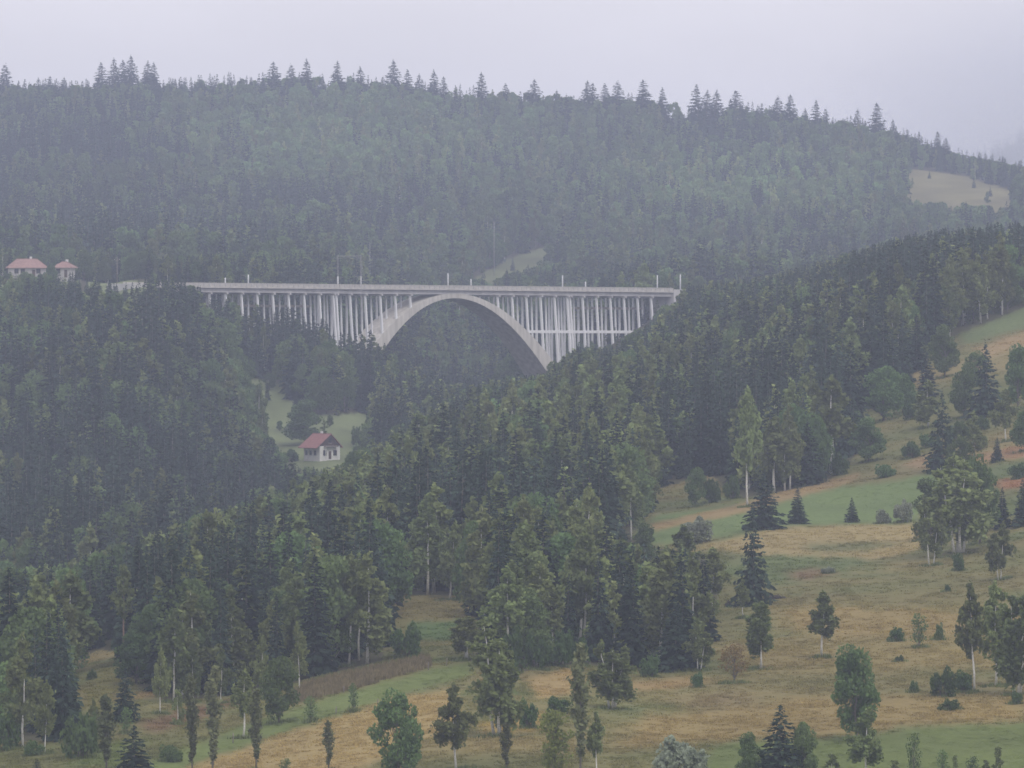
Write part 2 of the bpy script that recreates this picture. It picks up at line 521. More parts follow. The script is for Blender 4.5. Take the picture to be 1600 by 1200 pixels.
def crop_colour(u, v, d):
    x = (u - 800) * PIX * d
    a = fbm(x / 48.0, d / 34.0 + 9, 11, 5)
    b = fbm(x / 14.0, d / 22.0, 23, 4)
    k = np.clip((a - 0.34) * 2.6 + (b - 0.5) * 0.5, 0, 1)[..., None]
    c = np.array(OLIVE) * (1 - k) + np.array(TAN) * k
    g = np.clip((fbm(x / 40.0 + 31, d / 26.0, 61, 4) - 0.48) * 3.5, 0, 1)[..., None] * 0.7
    c = c * (1 - g) + np.array(GREEN) * g
    for poly, col, fe in CROPS:
        s = soft(u, v, poly, fe)[..., None] * 0.96
        c = c * (1 - s) + np.array(col) * s
    return c * (0.56 + 0.20 * b[..., None]) * np.array([1.0, 1.0, 0.80])


NEARMASK = (UU > -900) & (UU < 2600) & (DD > 600) & (DD < 2400)
CC = np.empty(UU.shape + (3,))
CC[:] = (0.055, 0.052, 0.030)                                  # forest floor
OPENG = is_open(UU, VV, DD)
NM = NEARMASK & (DD < 1750)
CC[NM] = crop_colour(UU[NM], VV[NM], DD[NM])
WOOD_FLOOR = NM & ~OPENG
CC[WOOD_FLOOR] = np.array((0.07, 0.068, 0.036))  # dark brown-green forest floor of the near woods
far_glade = OPENG & (DD > 1640)
CC[far_glade] = (np.array((0.150, 0.178, 0.080)) * (0.6 + 0.8 * fbm(XX / 9, DD / 22, 5)[..., None]))[far_glade]
gl = OPENG & (DD > 2500)
CC[gl] = ((np.array((0.125, 0.140, 0.065)) + np.array((0.045, 0.015, 0.005)) * (UU > 1300)[..., None]) * (0.55 + 0.9 * fbm(XX / 14, DD / 30, 6)[..., None]))[gl]
CC[DD < 640] = (0.15, 0.17, 0.075)

gm, gn, gln = new_mat('meadow_ground')
g_out = gn.new('ShaderNodeOutputMaterial')
g_bs = gn.new('ShaderNodeBsdfPrincipled')
g_bs.inputs['Roughness'].default_value = 0.95
g_bs.inputs['Specular IOR Level'].default_value = 0.1
g_at = gn.new('ShaderNodeAttribute')
g_at.attribute_name = 'crop'
g_tc = gn.new('ShaderNodeTexCoord')
g_no = gn.new('ShaderNodeTexNoise')
g_no.inputs['Scale'].default_value = 0.9
g_no.inputs['Detail'].default_value = 7
g_no.inputs['Roughness'].default_value = 0.7
g_mr = gn.new('ShaderNodeMapRange')
g_mr.inputs[1].default_value = 0.3
g_mr.inputs[2].default_value = 0.7
g_mr.inputs[3].default_value = 0.84
g_mr.inputs[4].default_value = 1.14
g_vm = gn.new('ShaderNodeVectorMath')
g_vm.operation = 'SCALE'
g_bu = gn.new('ShaderNodeBump')
g_bu.inputs['Strength'].default_value = 0.6
g_bu.inputs['Distance'].default_value = 0.3
gln.new(g_tc.outputs['Object'], g_no.inputs['Vector'])
gln.new(g_no.outputs['Fac'], g_mr.inputs[0])
gln.new(g_at.outputs['Color'], g_vm.inputs[0])
gln.new(g_mr.outputs[0], g_vm.inputs['Scale'])
gln.new(g_vm.outputs[0], g_bs.inputs['Base Color'])
gln.new(g_no.outputs['Fac'], g_bu.inputs['Height'])
gln.new(g_bu.outputs[0], g_bs.inputs['Normal'])
gln.new(g_bs.outputs[0], g_out.inputs['Surface'])

nu, nd = UU.shape
idx = np.arange(nu * nd).reshape(nu, nd)
quads = np.stack([idx[:-1, :-1], idx[1:, :-1], idx[1:, 1:], idx[:-1, 1:]], -1).reshape(-1, 4)
gme = bpy.data.meshes.new('ground')
gme.vertices.add(nu * nd)
gme.vertices.foreach_set('co', np.stack([XX, DD, ZZ], -1).reshape(-1).astype(np.float32))
gme.loops.add(quads.size)
gme.loops.foreach_set('vertex_index', quads.reshape(-1).astype(np.int32))
gme.polygons.add(len(quads))
gme.polygons.foreach_set('loop_start', np.arange(0, quads.size, 4, dtype=np.int32))
gme.polygons.foreach_set('loop_total', np.full(len(quads), 4, np.int32))
gme.polygons.foreach_set('use_smooth', np.ones(len(quads), bool))
gme.update()
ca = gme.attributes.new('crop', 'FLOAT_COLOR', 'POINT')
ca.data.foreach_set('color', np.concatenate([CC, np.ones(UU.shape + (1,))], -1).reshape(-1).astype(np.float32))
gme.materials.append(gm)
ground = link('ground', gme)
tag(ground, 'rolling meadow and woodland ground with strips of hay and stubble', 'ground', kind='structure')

# ------------------------------------------------------------------ tree shapes (unit metres, base at the origin)
def blades(centres, size, r, elong=1.5, hang=0.0):
    """Diamond leaf sprays of about `size` at the centres; hang pulls the long axis down."""
    c = np.asarray(centres, float)
    n = len(c)
    a = r.normal(size=(n, 3))
    a[:, 2] -= hang * 2.0
    a /= np.linalg.norm(a, axis=1, keepdims=True)
    b = np.cross(a, r.normal(size=(n, 3)))
    b /= np.linalg.norm(b, axis=1, keepdims=True) + 1e-9
    s = size * r.uniform(0.6, 1.35, (n, 1))
    v = np.stack([c - a * s * elong * 0.5, c + b * s * 0.5, c + a * s * elong * 0.5, c - b * s * 0.5], 1).reshape(-1, 3)
    f = np.arange(n * 4).reshape(n, 4)
    return v, f


def bend(base, top, r, amt, n=6):
    base, top = np.array(base, float), np.array(top, float)
    off = r.normal(size=(n, 3)) * amt
    off[0] = off[-1] = 0
    off[:, 2] = 0
    return [base + (top - base) * (k / (n - 1)) + off[k] for k in range(n)]


def along(path, t):
    t = min(max(t, 0), 1) * (len(path) - 1)
    i = min(int(t), len(path) - 2)
    return path[i] + (path[i + 1] - path[i]) * (t - i)


def make_birch(seed, h=14.0, w=6.0, stems=1, start=0.25, leaves=5200, size=0.36, lod=1):
    r = np.random.default_rng(seed)
    wood, twig = MB(), MB()
    cen = []
    for s in range(stems):
        ang = 2 * math.pi * (s + r.uniform(0, .5)) / max(stems, 1)
        lean = 0.0 if stems == 1 else r.uniform(0.14, 0.24) * w
        sh = h * (1.0 if s == 0 else r.uniform(0.78, 0.97))
        b0 = np.array([math.cos(ang), math.sin(ang), 0]) * (0 if stems == 1 else 0.35)
        top = np.array([math.cos(ang) * lean, math.sin(ang) * lean, sh])
        path = bend(b0 - np.array([0, 0, .4]), top, r, 0.006 * h)
        r0 = 0.0125 * h * (1 if stems == 1 else 0.85)
        wood.tube(path, [r0 * (1 - 0.93 * k / 5) for k in range(6)], 7 if lod else 4)
        nb = int((26 if stems == 1 else 17) if lod else 13)
        bw = w * (1.0 if stems == 1 else 0.66)
        per = leaves // stems // nb
        for k in range(nb):
            t = (k + r.uniform(0, 1)) / nb
            f = (1 - t) ** 0.85 * min(1.0, (t + 0.10) / 0.30) ** 0.7
            L = bw * 0.5 * f * r.uniform(0.6, 1.2) + 0.25
            th = r.uniform(0, 2 * math.pi)
            p0 = along(path, start + (1 - start) * t * 0.97)
            dirx, diry = math.cos(th), math.sin(th)
            rise = L * r.uniform(0.35, 0.75)
            p1 = p0 + np.array([dirx * L * .55, diry * L * .55, rise * .8])
            p2 = p0 + np.array([dirx * L, diry * L, rise * .75])
            if lod and L > 0.9:
                twig.tube([p0, p1, p2], [r0 * .24 * (1 - .6 * t), r0 * .14, r0 * .05], 4)
            ns = max(2, int(per / (9 if lod else 5)))
            for q in range(ns):
                g = r.uniform(0.25, 1.05)
                p = p0 + (p1 - p0) * min(g * 2, 1) if g < .5 else p1 + (p2 - p1) * (g - .5) * 2
                p = p + r.normal(size=3) * 0.10 * L
                sl = r.uniform(0.3, 1.0) * min(2.4, 0.2 * h * (1 - t) + 0.4)
                m = max(2, per // ns)
                zz = r.uniform(0, 1, m)
                strand = p[None] + np.stack([r.normal(size=m) * .13, r.normal(size=m) * .13, -zz * sl], 1)
                cen.append(strand)
        tip = along(path, 1.0)
        cen.append(tip[None] + r.normal(size=(14, 3)) * np.array([.18, .18, .4]) - np.array([0, 0, .25]))
    v, f = blades(np.concatenate(cen), size, r, 1.7, 0.45)
    nw = len(wood.f)
    wood.add(twig.v, twig.f)
    return (wood.v, wood.f, nw), (v, f), h, w


def make_broad(seed, h=11.0, w=8.0, start=0.18, leaves=6000, size=0.37, lod=1, stems=1, round_=0.9):
    r = np.random.default_rng(seed)
    wood = MB()
    path = bend((0, 0, -.4), (r.normal() * .03 * h, r.normal() * .03 * h, h * .86), r, 0.015 * h)
    r0 = 0.020 * h
    wood.tube(path, [r0 * (1 - 0.9 * k / 5) for k in range(6)], 7 if lod else 4)
    cen = []
    nb = 34 if lod else 16
    per = leaves // nb
    for k in range(nb):
        t = (k + r.uniform(0, 1)) / nb
        q = (t - 0.42) / 0.60
        f = max(0.12, 1 - abs(q) ** 2.2) ** 0.6
        if t > 0.42:
            f *= round_
        L = w * .5 * f * r.uniform(0.45, 1.08)
        th = r.uniform(0, 2 * math.pi) + k * 2.4
        zc = start * h + (1 - start) * h * t * 0.97
        c = np.array([math.cos(th) * L * .86, math.sin(th) * L * .86, zc])
        if lod:
            p0 = along(path, max(0.12, (zc - L * .7) / h))
            wood.tube([p0, (p0 + c) / 2 + np.array([0, 0, .08 * L]), c], [r0 * .33, r0 * .2, r0 * .07], 4)
        rad = (0.15 * w + 0.35) * r.uniform(0.7, 1.25)
        d = r.normal(size=(per, 3))
        d /= np.linalg.norm(d, axis=1, keepdims=True)
        d *= (r.uniform(0.35, 1.0, (per, 1)) ** 0.5) * rad
        d[:, 2] *= 0.75
        cen.append(c + d)
    v, f = blades(np.concatenate(cen), size, r, 1.3, 0.15)
    v[:, 2] = np.maximum(v[:, 2], 0.05)
    return (wood.v, wood.f), (v, f), h, w


def make_spruce(seed, h=16.0, w=5.5, whorls=30, per=8, sprays=13, size=0.50, lod=1, start=0.05, ragged=0.3):
    r = np.random.default_rng(seed)
    wood = MB()
    path = bend((0, 0, -.4), (r.normal() * .01 * h, r.normal() * .01 * h, h), r, 0.004 * h)
    r0 = 0.014 * h
    wood.tube(path, [r0 * (1 - 0.97 * k / 5) for k in range(6)], 6 if lod else 4)
    vs, fs, n0 = [], [], 0
    for k in range(whorls):
        nb = max(4, int(per * (0.6 + 0.6 * (1 - k / whorls))))
        ph = r.uniform(0, 6.28)
        for j in range(nb):
            t = min(max((k + r.uniform(0, 1)) / whorls, 0), 0.99)
            z = h * (start + (1 - start) * t)
            R = w * .5 * (1 - t) ** 0.8 * (1 - ragged * vnoise(t * 7.0 + seed, 0.5, seed)) + 0.16
            th = ph + 2 * math.pi * j / nb + r.normal() * .3
            L = R * r.uniform(0.7, 1.15)
            dr = np.array([math.cos(th), math.sin(th), 0])
            m = max(3, int(sprays * (0.35 + 0.65 * (1 - t))))
            g = r.uniform(0.12, 1.0, m)
            droop = 0.42 * (1 - t) + 0.05
            c = np.array([0, 0, z]) + dr * (g * L)[:, None]
            c[:, 2] += -droop * L * g ** 1.3 + 0.12 * L * g ** 3 + r.normal(size=m) * .05
            c[:, :2] += r.normal(size=(m, 2)) * .09 * L
            a = dr[None] + r.normal(size=(m, 3)) * .45
            a[:, 2] -= droop + 0.25
            a /= np.linalg.norm(a, axis=1, keepdims=True)
            b = np.cross(a, np.array([0, 0, 1.0]) + r.normal(size=(m, 3)) * .55)
            b /= np.linalg.norm(b, axis=1, keepdims=True) + 1e-9
            s = size * r.uniform(.7, 1.3, (m, 1)) * (0.45 + 0.75 * (1 - t))
            q = np.stack([c - a * s * .6, c + b * s * .55, c + a * s * 1.1, c - b * s * .55], 1).reshape(-1, 3)
            vs.append(q)
            fs.append(np.arange(m * 4).reshape(m, 4) + n0)
            n0 += m * 4
    tip = np.array([[0, 0, h - .1]]) + r.normal(size=(10, 3)) * np.array([.06, .06, .35])
    v, f = blades(tip, .22, r, 2.2, -0.6)
    vs.append(v)
    fs.append(f + n0)
    return (wood.v, wood.f), (np.concatenate(vs), np.concatenate(fs)), h, w


def make_poplar(seed, h=10.0, w=1.7, leaves=1500, size=0.28, lod=1):
    r = np.random.default_rng(seed)
    wood = MB()
    path = bend((0, 0, -.4), (0, 0, h), r, 0.006 * h)
    wood.tube(path, [.011 * h * (1 - .93 * k / 5) for k in range(6)], 6)
    cen = []
    nb = 46
    for k in range(nb):
        t = (k + r.uniform(0, 1)) / nb
        f = min(1, (1 - t) / .42) ** .75 * min(1, (t + .12) / .45)
        L = w * .5 * f * r.uniform(.6, 1.25) + .07
        th = r.uniform(0, 6.28)
        z0 = h * (.16 + .82 * t)
        p0 = np.array([0, 0, z0])
        p1 = p0 + np.array([math.cos(th) * L, math.sin(th) * L, L * 1.6])
        if k % 2 == 0:
            wood.tube([p0, p1], [.002 * h, .0008 * h], 4)
        m = leaves // nb
        g = r.uniform(.1, 1.05, (m, 1))
        cen.append(p0 + (p1 - p0) * g + r.normal(size=(m, 3)) * np.array([.12, .12, .22]))
    v, f = blades(np.concatenate(cen), size, r, 1.5, 0.2)
    return (wood.v, wood.f), (v, f), h, w


def make_bush(seed, h=2.6, w=4.0, leaves=1300, size=0.26, lod=1):
    r = np.random.default_rng(seed)
    wood = MB()
    cen = []
    nb = 22 if lod else 10
    for k in range(nb):
        th = r.uniform(0, 6.28)
        e = math.asin(r.uniform(0.05, 1.0))
        L = r.uniform(.55, .95)
        c = np.array([math.cos(th) * math.cos(e) * w * .5 * L, math.sin(th) * math.cos(e) * w * .5 * L, (0.12 + .80 * math.sin(e) * L) * h])
        wood.tube([np.array([c[0] * .12, c[1] * .12, -.2]), c * np.array([.5, .5, .6]), c], [.05, .03, .01], 4)
        m = leaves // nb
        d = r.normal(size=(m, 3))
        d /= np.linalg.norm(d, axis=1, keepdims=True)
        rad = 0.17 * (w + h) * .5 * r.uniform(.7, 1.3)
        cen.append(c + d * (r.uniform(.3, 1, (m, 1)) ** .5) * rad)
    v, f = blades(np.concatenate(cen), size, r, 1.4, -0.1)
    v[:, 2] = np.maximum(v[:, 2], 0.02)
    return (wood.v, wood.f), (v, f), h, w


KIND = {}                                                       # kind -> list of (trunk mesh, crown mesh, h, w)


def proto(kind, shape, bark, leaf):
    (wv, wf, *cut), (cv, cf), h, w = shape
    mi = [0] * len(wf) if not cut else [0] * cut[0] + [1] * (len(wf) - cut[0])
    tm = mesh_of(kind + '_trunk', wv, wf, [M[bark], M['twig_dark']], mi, smooth=True)
    cv = np.asarray(cv)
    h, w = float(cv[:, 2].max()), 2 * float(np.percentile(np.hypot(cv[:, 0], cv[:, 1]), 96))
    cm = mesh_of(kind + '_crown', cv, cf, M[leaf])
    KIND.setdefault(kind, []).append((tm, cm, h, w))


for s in range(4):
    proto('birch', make_birch(100 + s, stems=1, start=0.20 + .05 * s, w=5.2 + .4 * s), 'birch_bark', 'birch_leaf')
for s in range(2):
    proto('birch_bare', make_birch(120 + s, stems=1, start=0.42, w=4.6, leaves=3600), 'birch_bark', 'birch_leaf')
    proto('birch_clump', make_birch(130 + s, stems=3 + s, start=0.24, w=8.5, leaves=9000, h=14), 'birch_bark', 'birch_leaf')
    proto('birch_pair', make_birch(140 + s, stems=2, start=0.34, w=6.6, leaves=6000, h=12), 'birch_bark', 'birch_leaf')
for s in range(4):
    proto('broad', make_broad(200 + s, round_=0.75 + .08 * s), 'grey_bark', 'broad_leaf')
for s in range(4):
    proto('spruce', make_spruce(300 + s, w=5.0 + .5 * s), 'grey_bark', 'spruce_needle')
for s in range(2):
    proto('spruce_broad', make_spruce(320 + s, h=11, w=7.0, whorls=22, per=9, sprays=12, size=.46, ragged=.4), 'grey_bark', 'spruce_needle')
    proto('poplar', make_poplar(400 + s), 'grey_bark', 'poplar_leaf')
for s in range(3):
    proto('bush', make_bush(500 + s), 'grey_bark', 'bush_leaf')
proto('willow', make_bush(520, h=5, w=6.5, leaves=2600, size=.34), 'grey_bark', 'willow_leaf')
proto('willow', make_bush(521, h=5, w=6.0, leaves=2600, size=.34), 'grey_bark', 'willow_leaf')
proto('lime', make_broad(540, h=7, w=4.0, start=.12, leaves=1500, size=.3), 'grey_bark', 'lime_leaf')
proto('rust', make_broad(550, h=6, w=4.4, start=.32, leaves=900, size=.28), 'grey_bark', 'rust_leaf')
proto('pine_bare', make_birch(560, stems=1, start=0.55, w=4.0, leaves=900), 'pine_bark', 'birch_leaf')
proto('sapling', make_broad(570, h=4, w=2.0, start=.2, leaves=500, size=.22), 'grey_bark', 'broad_leaf')
proto('sapling', make_birch(571, h=5, w=2.0, stems=1, start=.15, leaves=600, size=.22), 'birch_bark', 'birch_leaf')

NAMES = {'birch': 'birch_tree', 'birch_bare': 'birch_tree', 'birch_clump': 'birch_tree', 'birch_pair': 'birch_tree', 'broad': 'broadleaf_tree', 'spruce': 'spruce_tree', 'spruce_broad': 'spruce_tree', 'poplar': 'poplar_tree', 'bush': 'bush', 'willow': 'willow_bush', 'lime': 'broadleaf_tree', 'rust': 'broadleaf_tree', 'pine_bare': 'pine_tree', 'sapling': 'sapling'}
CATS = {'bush': 'bush', 'willow': 'bush', 'sapling': 'sapling'}


def plant(kind, x, y, z, h, w, label, group=None, variant=None, rz=None, lean=(0, 0)):
    P = KIND[kind]
    tm, cm, ph, pw = P[(variant if variant is not None else random.randrange(99)) % len(P)]
    o = empty(NAMES[kind], (x, y, z), random.uniform(0, 6.28) if rz is None else rz)
    if 'spruce' not in kind and lean == (0, 0):
        lean = (random.gauss(0, .025), random.gauss(0, .025))
    o.rotation_euler.x, o.rotation_euler.y = lean
    o.scale = (w / pw, w / pw, h / ph)
    tag(o, label, CATS.get(kind, 'tree'), group)
    link('stem' if kind in ('bush', 'willow') else 'trunk', tm, o)
    link('foliage' if kind in ('bush', 'willow') else 'crown', cm, o)
    return o


PLACED = []                                                     # (u0, u1, v0, v1, depth) of hand-placed plants


def plant_px(kind, u, vb, vt, wpx, label, group=None, d=None, **kw):
    """A plant whose foot is where the line of sight of (u, vb) meets the ground."""
    if d is None:
        d = hit(u, vb)
    p = at(u, vb, d)
    z = float(gz(p[0], d))
    k = PIX * d
    _, v2 = pixel_of(p[0], d, z)
    h = max((float(v2) - vt) * k, 0.4)
    PLACED.append((u - wpx / 2, u + wpx / 2, vt, vb, d))
    return plant(kind, p[0], d, z - 0.03, h, wpx * k, label, group, **kw)


# ------------------------------------------------------------------ viaduct
TH = math.radians(53)
AX = np.array([math.cos(TH), math.sin(TH), 0.0])
NX = np.array([-math.sin(TH), math.cos(TH), 0.0])
ORG = np.array([-18.1, 2150.0, 0.0])


def bp(t, w, z):
    return ORG + AX * t + NX * w + np.array([0, 0, z - 0.005 * t])


def bbox(mb, t0, t1, w0, w1, z0, z1):
    mb.hexa([bp(t0, w0, z0), bp(t1, w0, z0), bp(t1, w1, z0), bp(t0, w1, z0), bp(t0, w0, z1), bp(t1, w0, z1), bp(t1, w1, z1), bp(t0, w1, z1)])
    return mb


TL, TR = -150.0, 116.0
viaduct = empty('viaduct', (0, 0, 0))
tag(viaduct, 'pale concrete railway viaduct with one big arch and many slender columns', 'viaduct')
bbox(MB(), TL, TR, -1.1, 8.4, 3.25, 3.70).build('deck_slab', M['deck_concrete'], viaduct)
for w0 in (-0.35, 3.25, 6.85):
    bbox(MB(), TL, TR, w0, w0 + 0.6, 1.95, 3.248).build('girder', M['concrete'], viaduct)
bbox(MB(), TL, TR, 1.2, 6.1, 3.702, 4.15).build('ballast_bed', M['ballast'], viaduct)
for w0 in (2.9, 4.4):
    bbox(MB(), TL, TR, w0, w0 + .09, 4.152, 4.32).build('rail', M['rail_steel'], viaduct)
for side, w0 in ((0, -1.09), (1, 8.17)):
    par = bbox(MB(), TL, TR, w0 + .05, w0 + .17, 3.702, 4.62).build('parapet', M['deck_concrete'], viaduct)
    bbox(MB(), TL, TR, w0 - .02, w0 + .24, 4.622, 4.80).build('coping', M['deck_concrete'], par)
    if side == 0:
        pst = mesh_of('parapet_post', *(lambda q: (q.v, q.f))(MB().box(-.16, .16, -.05, .10, 0, .918)), M['concrete'])
        for t in np.arange(TL + 1.25, TR, 2.5):
            o = link('parapet_post', pst, par, tuple(bp(t, w0 - .02, 3.702)))
            o.rotation_euler = (0, 0, TH)


def ext(t):
    return 2.3 - 0.0088 * t * t


def intr(t):
    return 0.8 - 0.0112 * t * t


def near_w(z):
    return -0.45 - 0.075 * max(0.0, 2.0 - z)


arch_v, arch_f = [], []
AT = np.linspace(-54, 54, 73)
for t in AT:
    zi, ze = intr(t), ext(t)
    for z, side in ((zi, 0), (ze, 0), (ze, 1), (zi, 1)):
        arch_v.append(bp(t, near_w(z) if side == 0 else 7.55, z))
for i in range(len(AT) - 1):
    for k in range(4):
        a, b = i * 4 + k, i * 4 + (k + 1) % 4
        arch_f.append((a, b, b + 4, a + 4))
arch_f += [(0, 3, 2, 1), tuple((len(AT) - 1) * 4 + k for k in range(4))]
link('arch', mesh_of('arch', arch_v, arch_f, M['arch_concrete']), viaduct)
for s in (-1, 1):                                               # footings of the arch
    bbox(MB(), s * 55 - 5, s * 55 + 5, -3.4, 10.5, intr(54) - 8, intr(54) + 9).build('arch_footing', M['concrete'], viaduct)

frames = [s * (22.5 + 7.5 * k) for s in (-1, 1) for k in range(5)]
frames += [s * 60 + e for s in (-1, 1) for e in (-.75, .75)]
frames += [67.5 + 7.5 * k for k in range(6)] + [-(67.5 + 7.5 * k) for k in range(11)]


def foot_z(t, w):
    p = bp(t, w, 0)
    g = float(gz(p[0], p[1])) + 0.005 * t
    return max(g - 1.0, -60)


def column(t, row, z1=1.95):
    wt = (0.0, 3.55, 7.1)[row]
    zb = ext(t) - .35 if abs(t) < 53.5 else foot_z(t, wt)
    if zb > z1 - .5:
        return None
    lean = (-0.075, -0.035, 0)[row] * (z1 - zb)
    a = (0.29, 0.2, 0.24)[row]
    b = a + 0.003 * (z1 - zb)
    mb = MB()
    mb.hexa([bp(t - b, wt + lean - b, zb), bp(t + b, wt + lean - b, zb), bp(t + b, wt + lean + b, zb), bp(t - b, wt + lean + b, zb),
             bp(t - a, wt - a, z1), bp(t + a, wt - a, z1), bp(t + a, wt + a, z1), bp(t - a, wt + a, z1)])
    return mb.build('column', M['pale_concrete'], viaduct), zb


for t in frames:
    made = 0
    for row in range(3):
        if column(t, row, 1.38):
            made += 1
    if made:
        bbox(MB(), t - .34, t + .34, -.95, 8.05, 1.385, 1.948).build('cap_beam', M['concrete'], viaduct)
for s, t0, t1, z in ((1, 37.5, 105.5, -9.6),):
    for row in (0, 1, 2):
        wt = (0.0, 3.55, 7.1)[row] + (-0.075, -.035, 0)[row] * (1.4 - z)
        q0, q1 = sorted((s * t0, s * t1))
        bbox(MB(), q0, q1, wt - .3, wt + .3, z - .45, z + .45).build('longitudinal_brace', M['pale_concrete'], viaduct)
for q0, q1 in ((67.5, 105), (-105, -67.5)):
    bbox(MB(), q0, q1, 3.3, 3.8, -2.4, -1.6).build('longitudinal_brace', M['timber_grey'], viaduct)
for t0, t1 in ((TL - 7, TL), (TR, TR + 7)):
    bbox(MB(), t0, t1, -1.3, 8.6, -9, 4.3).build('abutment', M['concrete'], viaduct)


def t_of_u(u, w):
    lo, hi = -170.0, 140.0
    for _ in range(50):
        m = (lo + hi) / 2
        p = bp(m, w, 4)
        if pixel_of(*p)[0] < u:
            lo = m
        else:
            hi = m
    return lo


ORD = ['first', 'second', 'third', 'fourth', 'fifth']


def mast(u, w, top, label, mat='mast_paint', arm=1):
    t = t_of_u(u, w)
    p = bp(t, w, 3.70)
    o = empty('catenary_mast', tuple(p), TH)
    tag(o, label, 'mast', 'masts along the viaduct deck')
    H = (pixel_of(*p)[1] - top) * PIX * p[1]
    MB().box(-.3, .3, -.3, .3, .002, .25).build('base', M['concrete'], o)
    MB().tube([(0, 0, .25), (0, 0, H * .6), (0, 0, H)], [.24, .21, .17], 8).build('pole', M[mat], o, True)
    sgn = 1 if w < 3 else -1
    MB().tube([(0, 0, H - .35), (0, sgn * 2.2, H - .2)], [.035, .03], 5).tube([(0, 0, H - 1.0), (0, sgn * 2.0, H - .25)], [.03, .025], 5).build('bracket', M['mast_grey'], o)
    return o, p, H


for i, (u, top) in enumerate(((388, 429), (564, 431), (736, 436), (915, 440), (1063, 429))):
    mast(u, -0.72, top, '%s white mast from the left along the near side of the viaduct deck' % ORD[i])
for i, (u, top) in enumerate(((352, 434), (528, 432), (700, 427), (879, 430), (1027, 430))):
    mast(u, 8.02, top, '%s white mast from the left along the far side of the viaduct deck' % ORD[i])
# the tall thin signal gantry behind the left part of the deck
pl = at(528, 447, 2118)
pr = at(564, 447, 2108)
gan = empty('signal_gantry', tuple((pl + pr) / 2))
tag(gan, 'tall thin grey portal gantry standing behind the left half of the viaduct deck', 'gantry')
for p in (pl, pr):
    q = p - (pl + pr) / 2
    zb = float(gz(p[0], p[1])) - float(((pl + pr) / 2)[2]) - .5
    MB().tube([(q[0], q[1], zb), (q[0], q[1], 9.6)], [.12, .09], 6).build('post', M['mast_grey'], gan, True)
q0, q1 = pl - (pl + pr) / 2, pr - (pl + pr) / 2
MB().tube([(q0[0], q0[1], 9.2), (q1[0], q1[1], 9.2)], [.09, .09], 5).tube([(q0[0], q0[1], 8.6), (q1[0], q1[1], 8.6)], [.05, .05], 5).build('crossbeam', M['mast_grey'], gan)

# ------------------------------------------------------------------ houses
def window(root, x, y, z, ww, hh, ax='y', sgn=-1, panes=2):
    """A window set 2 cm proud of a wall: frame, panes and sill; ax is the wall's normal axis."""
    def bxx(mb, a0, a1, b0, b1, z0, z1):
        return mb.box(a0, a1, b0, b1, z0, z1) if ax == 'y' else mb.box(b0, b1, a0, a1, z0, z1)
    c, nrm = (x, y) if ax == 'y' else (y, x)
    fr = bxx(MB(), c - ww / 2 - .09, c + ww / 2 + .09, *sorted((nrm + sgn * .004, nrm + sgn * .05)), z - .09, z + hh + .09).build('window', M['timber_dark'], root)
    for k in range(panes):
        a = c - ww / 2 + ww * k / panes
        bxx(MB(), a + .03, a + ww / panes - .03, *sorted((nrm + sgn * .052, nrm + sgn * .07)), z, z + hh).build('pane', M['window_glass'], fr)
    bxx(MB(), c - ww / 2 - .15, c + ww / 2 + .15, *sorted((nrm + sgn * .004, nrm + sgn * .16)), z - .17, z - .095).build('sill', M['concrete'], fr)


